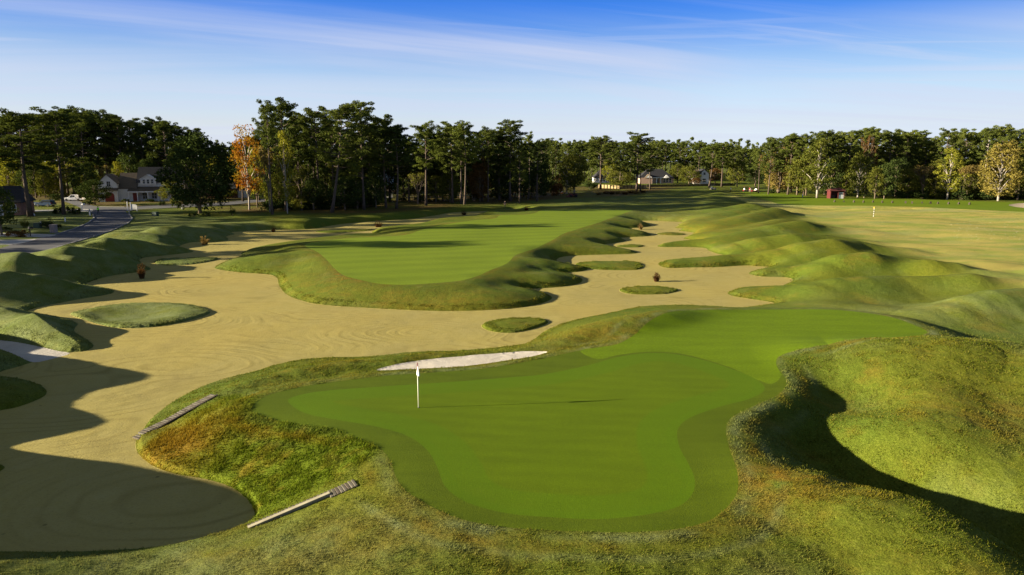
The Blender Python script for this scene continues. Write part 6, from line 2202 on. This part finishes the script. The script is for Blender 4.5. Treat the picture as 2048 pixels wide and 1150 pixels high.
SH = [('shrub_a', 'hedge', 118, 427, 1.9, 1.15, 'squat clipped hedge bush left of the slanting pine'), ('shrub_a', 'hedge', 141, 426.5, 2.1, 0.85, 'clipped hedge bush directly right of the slanting pine'),
      ('shrub_a', 'hedge', 155, 428, 1.8, 0.95, 'clipped hedge bush nearest to the white mailbox'), ('shrub_b', 'hedge', 97, 456, 2.2, 0.9, 'round dark bush beside the green utility box'),
      ('shrub_b', 'oak', 50, 455, 1.9, 0.75, 'loose leafy shrub standing alone on the left lawn'), ('shrub_c', 'hedge', 116, 456, 0.8, 1.1, 'low dark bush behind the stone pillar'),
      ('shrub_c', 'rust', 36, 473, 1.2, 2.0, 'low wide brownish hedge in the bed between the two driveways'), ('shrub_c', 'hedge', 10, 462, 0.9, 1.8, 'low dark shrub under the tree at the left edge'),
      ('shrub_c', 'hedge', 388, 433, 1.2, 1.1, 'leafy plant left of the dense evergreen trunk'), ('shrub_c', 'hedge', 414, 432, 1.2, 1.1, 'leafy plant right of the dense evergreen trunk'),
      ('shrub_b', 'dark', 465, 431, 2.3, 0.55, 'dark upright palm like shrub on the brown litter by the orange tree'), ('shrub_a', 'hedge', 112, 401, 2.6, 1.3, 'dark bush in front of the white pickup'),
      ('shrub_c', 'dark', 178, 410, 1.3, 1.5, 'low shrub at the foot of the small round dark tree'), ('shrub_c', 'hedge', 300, 404, 1.1, 1.6, 'low hedge plant in front of the porch columns'),
      ('shrub_c', 'hedge', 250, 404, 1.1, 1.3, 'low hedge plant left of the porch by the red door'), ('shrub_a', 'hedge', 325, 411, 1.5, 1.1, 'bush on the verge in front of the porch right end'),
      ('shrub_b', 'hedge', 85, 412, 2.0, 0.9, 'dark bush standing against the navy blue car'), ('shrub_a', 'hedge', 50, 424, 2.4, 1.0, 'dark bush behind the tall spreading pine')]
for kind, leaf, px, py, hh, wd, lab in SH:
    p = place(px, py)
    plant_tree(kind, leaf, 'brown', (p.x, p.y, p.z - 0.03), hh, None, lab, 'shrub', None, wd, 'shrub', ('stems', 'foliage'))


# ------------------------------------------------------------------ clumps of ornamental grass and the dry bed plants
def tuft_mesh(seed, n, H, spread, wid, plume=0):
    rng = np.random.default_rng(seed)
    vs = []
    for i in range(n):
        a = rng.random() * 6.283
        r0 = 0.5 * spread * math.sqrt(rng.random())
        lean = spread * (0.25 + 0.75 * math.sqrt(rng.random()))
        hh = H * (0.45 + 0.55 * rng.random())
        b = np.array([math.cos(a) * r0, math.sin(a) * r0, 0])
        s = np.array([-math.sin(a), math.cos(a), 0]) * wid
        m1 = b + np.array([math.cos(a) * lean * 0.4, math.sin(a) * lean * 0.4, hh * 0.62])
        tip = b + np.array([math.cos(a) * lean, math.sin(a) * lean, hh * (1.0 - 0.35 * (lean / spread) ** 2)])
        vs += [b - s, b + s, m1, m1 - s * 0.8, m1 + s * 0.8, tip]
    return tri_mesh('blades', np.array(vs))


def plumes(seed, n, H, spread):
    rng = np.random.default_rng(seed)
    v = [leaf_tris(rng, np.array([rng.normal() * spread * 0.4, rng.normal() * spread * 0.4, H * (0.8 + 0.3 * rng.random())]), 0.16, 14, 0.07, 0.4, 0.3, (0.5, 0.5, 1.5), 0.1) for _ in range(n)]
    return tri_mesh('plumes', np.concatenate(v))


def og(label, px, py, wpx, hpx, leaf, seed, group=None):
    p = place(px, py)
    k = mpp(p)
    o = thing('ornamental_grass_clump', label, 'ornamental grass', (p.x, p.y, p.z - 0.02), RNG.random() * 6, group)
    o['kind'] = 'thing'
    Hh, sp = hpx / k, wpx / k / 2
    link('blades', tuft_mesh(seed, 420, Hh, sp, 0.014 + 0.012 * Hh), LM[leaf], o)
    link('plumes', plumes(seed + 1, 16, Hh, sp), LM[leaf], o)


og('rounded straw coloured grass clump on the sand beside the left mounds', 410, 489, 19, 15, 'straw', 101)
og('tall plumed reddish grass clump at the tip of a left mound on the sand', 284, 557, 16, 26, 'redgrass', 103)
og('upright brown grass clump on the sand above the round islet at right', 1313, 563, 16, 16, 'redgrass', 105)
og('small tan grass clump at the far end of the right hand sand', 1281, 459, 11, 10, 'straw', 107)
og('wide dark red grass clump on the shaded sand left of the fairway', 757, 454, 21, 11, 'redgrass', 109)
og('small dark red grass clump on the sand near the far left shore', 547, 464.5, 9, 8, 'redgrass', 111)
og('dark red grass clump on the sand beyond the fairway near the wood', 928, 430, 13, 8, 'redgrass', 113)
og('dark grass clump where the sand ends beside the far fairway', 1053, 420.5, 12, 7, 'redgrass', 115)
for i, (px, py, w_, hh) in enumerate(((1197, 390, 16, 8), (1212, 387, 20, 7), (1224, 388.5, 16, 8), (1236, 387, 18, 7), (1250, 389, 18, 8), (1262, 386, 20, 8), (1272, 387.5, 16, 7), (1286, 385, 18, 7), (1144, 393, 16, 8))):
    og('reddish dry bed plant in the row below the twin stemmed pine', px, py, w_, hh, 'redgrass' if i % 3 else 'straw', 130 + 2 * i, 'dry bed plants below the central pines')

# ------------------------------------------------------------------ the grass itself on the near rough: blades, one mass
def grass():
    c4 = lambda g: 0.25 * (g[:-1, :-1] + g[1:, :-1] + g[:-1, 1:] + g[1:, 1:])
    cent_low, cent_isl = c4(SD['low']), -c4(SD['island'])
    fi, fj = np.nonzero((FLAB == 0) | (FLAB == LAB.index('island')))
    cx, cy, cz = (0.25 * (g[:-1, :-1] + g[1:, :-1] + g[:-1, 1:] + g[1:, 1:])[fi, fj] for g in (GX, GY, GZ))
    shore = np.where(FLAB == 0, cent_low, cent_isl)[fi, fj]
    ok = (np.abs(cx) < 0.86 * cy + 3) & (cy > 12) & ((cy < 50) | ((cy < 92) & (shore > 0.02) & (shore < 0.9)))
    fi, fj, cx, cy, cz = fi[ok], fj[ok], cx[ok], cy[ok], cz[ok]
    area = (ys[fi + 1] - ys[fi]) * (ss[fj + 1] - ss[fj]) * cy
    face = A_FACE[fi, fj]
    dens = 320.0 * np.clip(24.0 / cy, 0.12, 1.4) ** 1.6 * (1 + 0.8 * face)
    lush = fbm(cx, cy, 0.55, 3, 91)
    dens = dens * np.clip(0.9 + 0.8 * lush, 0.3, 1.6) * np.where((shore[ok] < 0.9) & (cy > 40), 1.6, 1 - sstep(40, 50, cy))
    k = RNG.poisson(dens * area)
    idx = np.repeat(np.arange(len(cx)), k)
    n = len(idx)
    x = cx[idx] + (RNG.random(n) - 0.5) * (ss[fj + 1] - ss[fj])[idx] * cy[idx]
    y = cy[idx] + (RNG.random(n) - 0.5) * (ys[fi + 1] - ys[fi])[idx]
    # height from the local cell (bilinear)
    i0, j0 = fi[idx], fj[idx]
    a = np.clip((y - ys[i0]) / (ys[i0 + 1] - ys[i0]), 0, 1)
    b = np.clip((x / y - ss[j0]) / (ss[j0 + 1] - ss[j0]), 0, 1)
    z = (GZ[i0, j0] * (1 - b) + GZ[i0, j0 + 1] * b) * (1 - a) + (GZ[i0 + 1, j0] * (1 - b) + GZ[i0 + 1, j0 + 1] * b) * a
    f = face[idx]
    h = (0.024 + 0.038 * RNG.random(n)) * (1 + 0.75 * f) * np.clip(1 + 1.2 * lush[idx], 0.5, 1.8) * (1 + 0.010 * (y - 20))
    w = (0.0055 + 0.00043 * y) * (1 + 0.4 * f)
    az = RNG.random(n) * 6.283
    ln = h * (0.35 + 0.9 * RNG.random(n))
    d = np.stack([np.cos(az), np.sin(az)], 1)
    base = np.stack([x, y, z - 0.012], 1)
    s = np.stack([-d[:, 1] * w, d[:, 0] * w, np.zeros(n)], 1)
    tip = base + np.stack([d[:, 0] * ln, d[:, 1] * ln, h], 1)
    verts = np.stack([base - s, base + s, tip], 1).reshape(-1, 3)
    at = {nm: np.repeat(A[i0, j0], 3) for nm, A in (('dry', A_DRY), ('frost', A_FROST), ('face', A_FACE))}
    at['tip'] = np.tile(np.array([0, 0, 1.0]), n)
    me = np_mesh('rough_grass', verts, np.arange(3 * n).reshape(-1, 3), at, smooth=False)
    print("grass blades", n)
    m, t, out = new_mat("grass_blades")
    geo = t.nodes.new('ShaderNodeNewGeometry')
    oc = OBJC(t)
    rnd = geo.outputs['Random Per Island']
    c = RAMP(t, rnd, [(0.0, (0.055, 0.085, 0.007)), (0.5, (0.118, 0.142, 0.012)), (0.85, (0.180, 0.172, 0.022)), (1.0, (0.235, 0.200, 0.060))])
    c = MIX(t, MATH(t, 'MULTIPLY', ramp2(t, oc, 0.33, 5, 0.46, 0.70, 0.65), 0.75), c, (0.215, 0.165, 0.018))
    c = MIX(t, MATH(t, 'MULTIPLY', ramp2(t, oc, 0.19, 5, 0.52, 0.70, 0.6), 0.55), c, (0.170, 0.205, 0.075))
    c = MIX(t, MATH(t, 'MULTIPLY', ramp2(t, oc, 2.7, 5, 0.40, 0.62, 0.72), 0.35), c, (0.050, 0.078, 0.008))
    c = MIX(t, MATH(t, 'MULTIPLY', ATTR(t, 'frost'), 0.7), c, (0.185, 0.220, 0.085))
    c = MIX(t, MATH(t, 'MULTIPLY', ATTR(t, 'dry'), ramp2(t, oc, 0.9, 5, 0.34, 0.64, 0.65)), c, (0.200, 0.125, 0.016))
    c = MIX(t, MATH(t, 'MULTIPLY', ATTR(t, 'face'), 0.6), c, MIX(t, ramp2(t, oc, 0.8, 4, 0.52, 0.74), (0.120, 0.180, 0.008), (0.220, 0.180, 0.016)))
    c = MIX(t, MATH(t, 'MULTIPLY', MATH(t, 'MULTIPLY', ATTR(t, 'dry'), ATTR(t, 'face')), 0.85), c, (0.250, 0.145, 0.014))
    d1 = t.nodes.new('ShaderNodeBsdfDiffuse')
    t.links.new(c, d1.inputs['Color'])
    tl = t.nodes.new('ShaderNodeBsdfTranslucent')
    t.links.new(c, tl.inputs['Color'])
    mx = t.nodes.new('ShaderNodeMixShader')
    mx.inputs[0].default_value = 0.35
    t.links.new(d1.outputs[0], mx.inputs[1])
    t.links.new(tl.outputs[0], mx.inputs[2])
    t.links.new(mx.outputs[0], out.inputs['Surface'])
    o = link('rough_grass', me, m)
    o['kind'] = 'stuff'


grass()
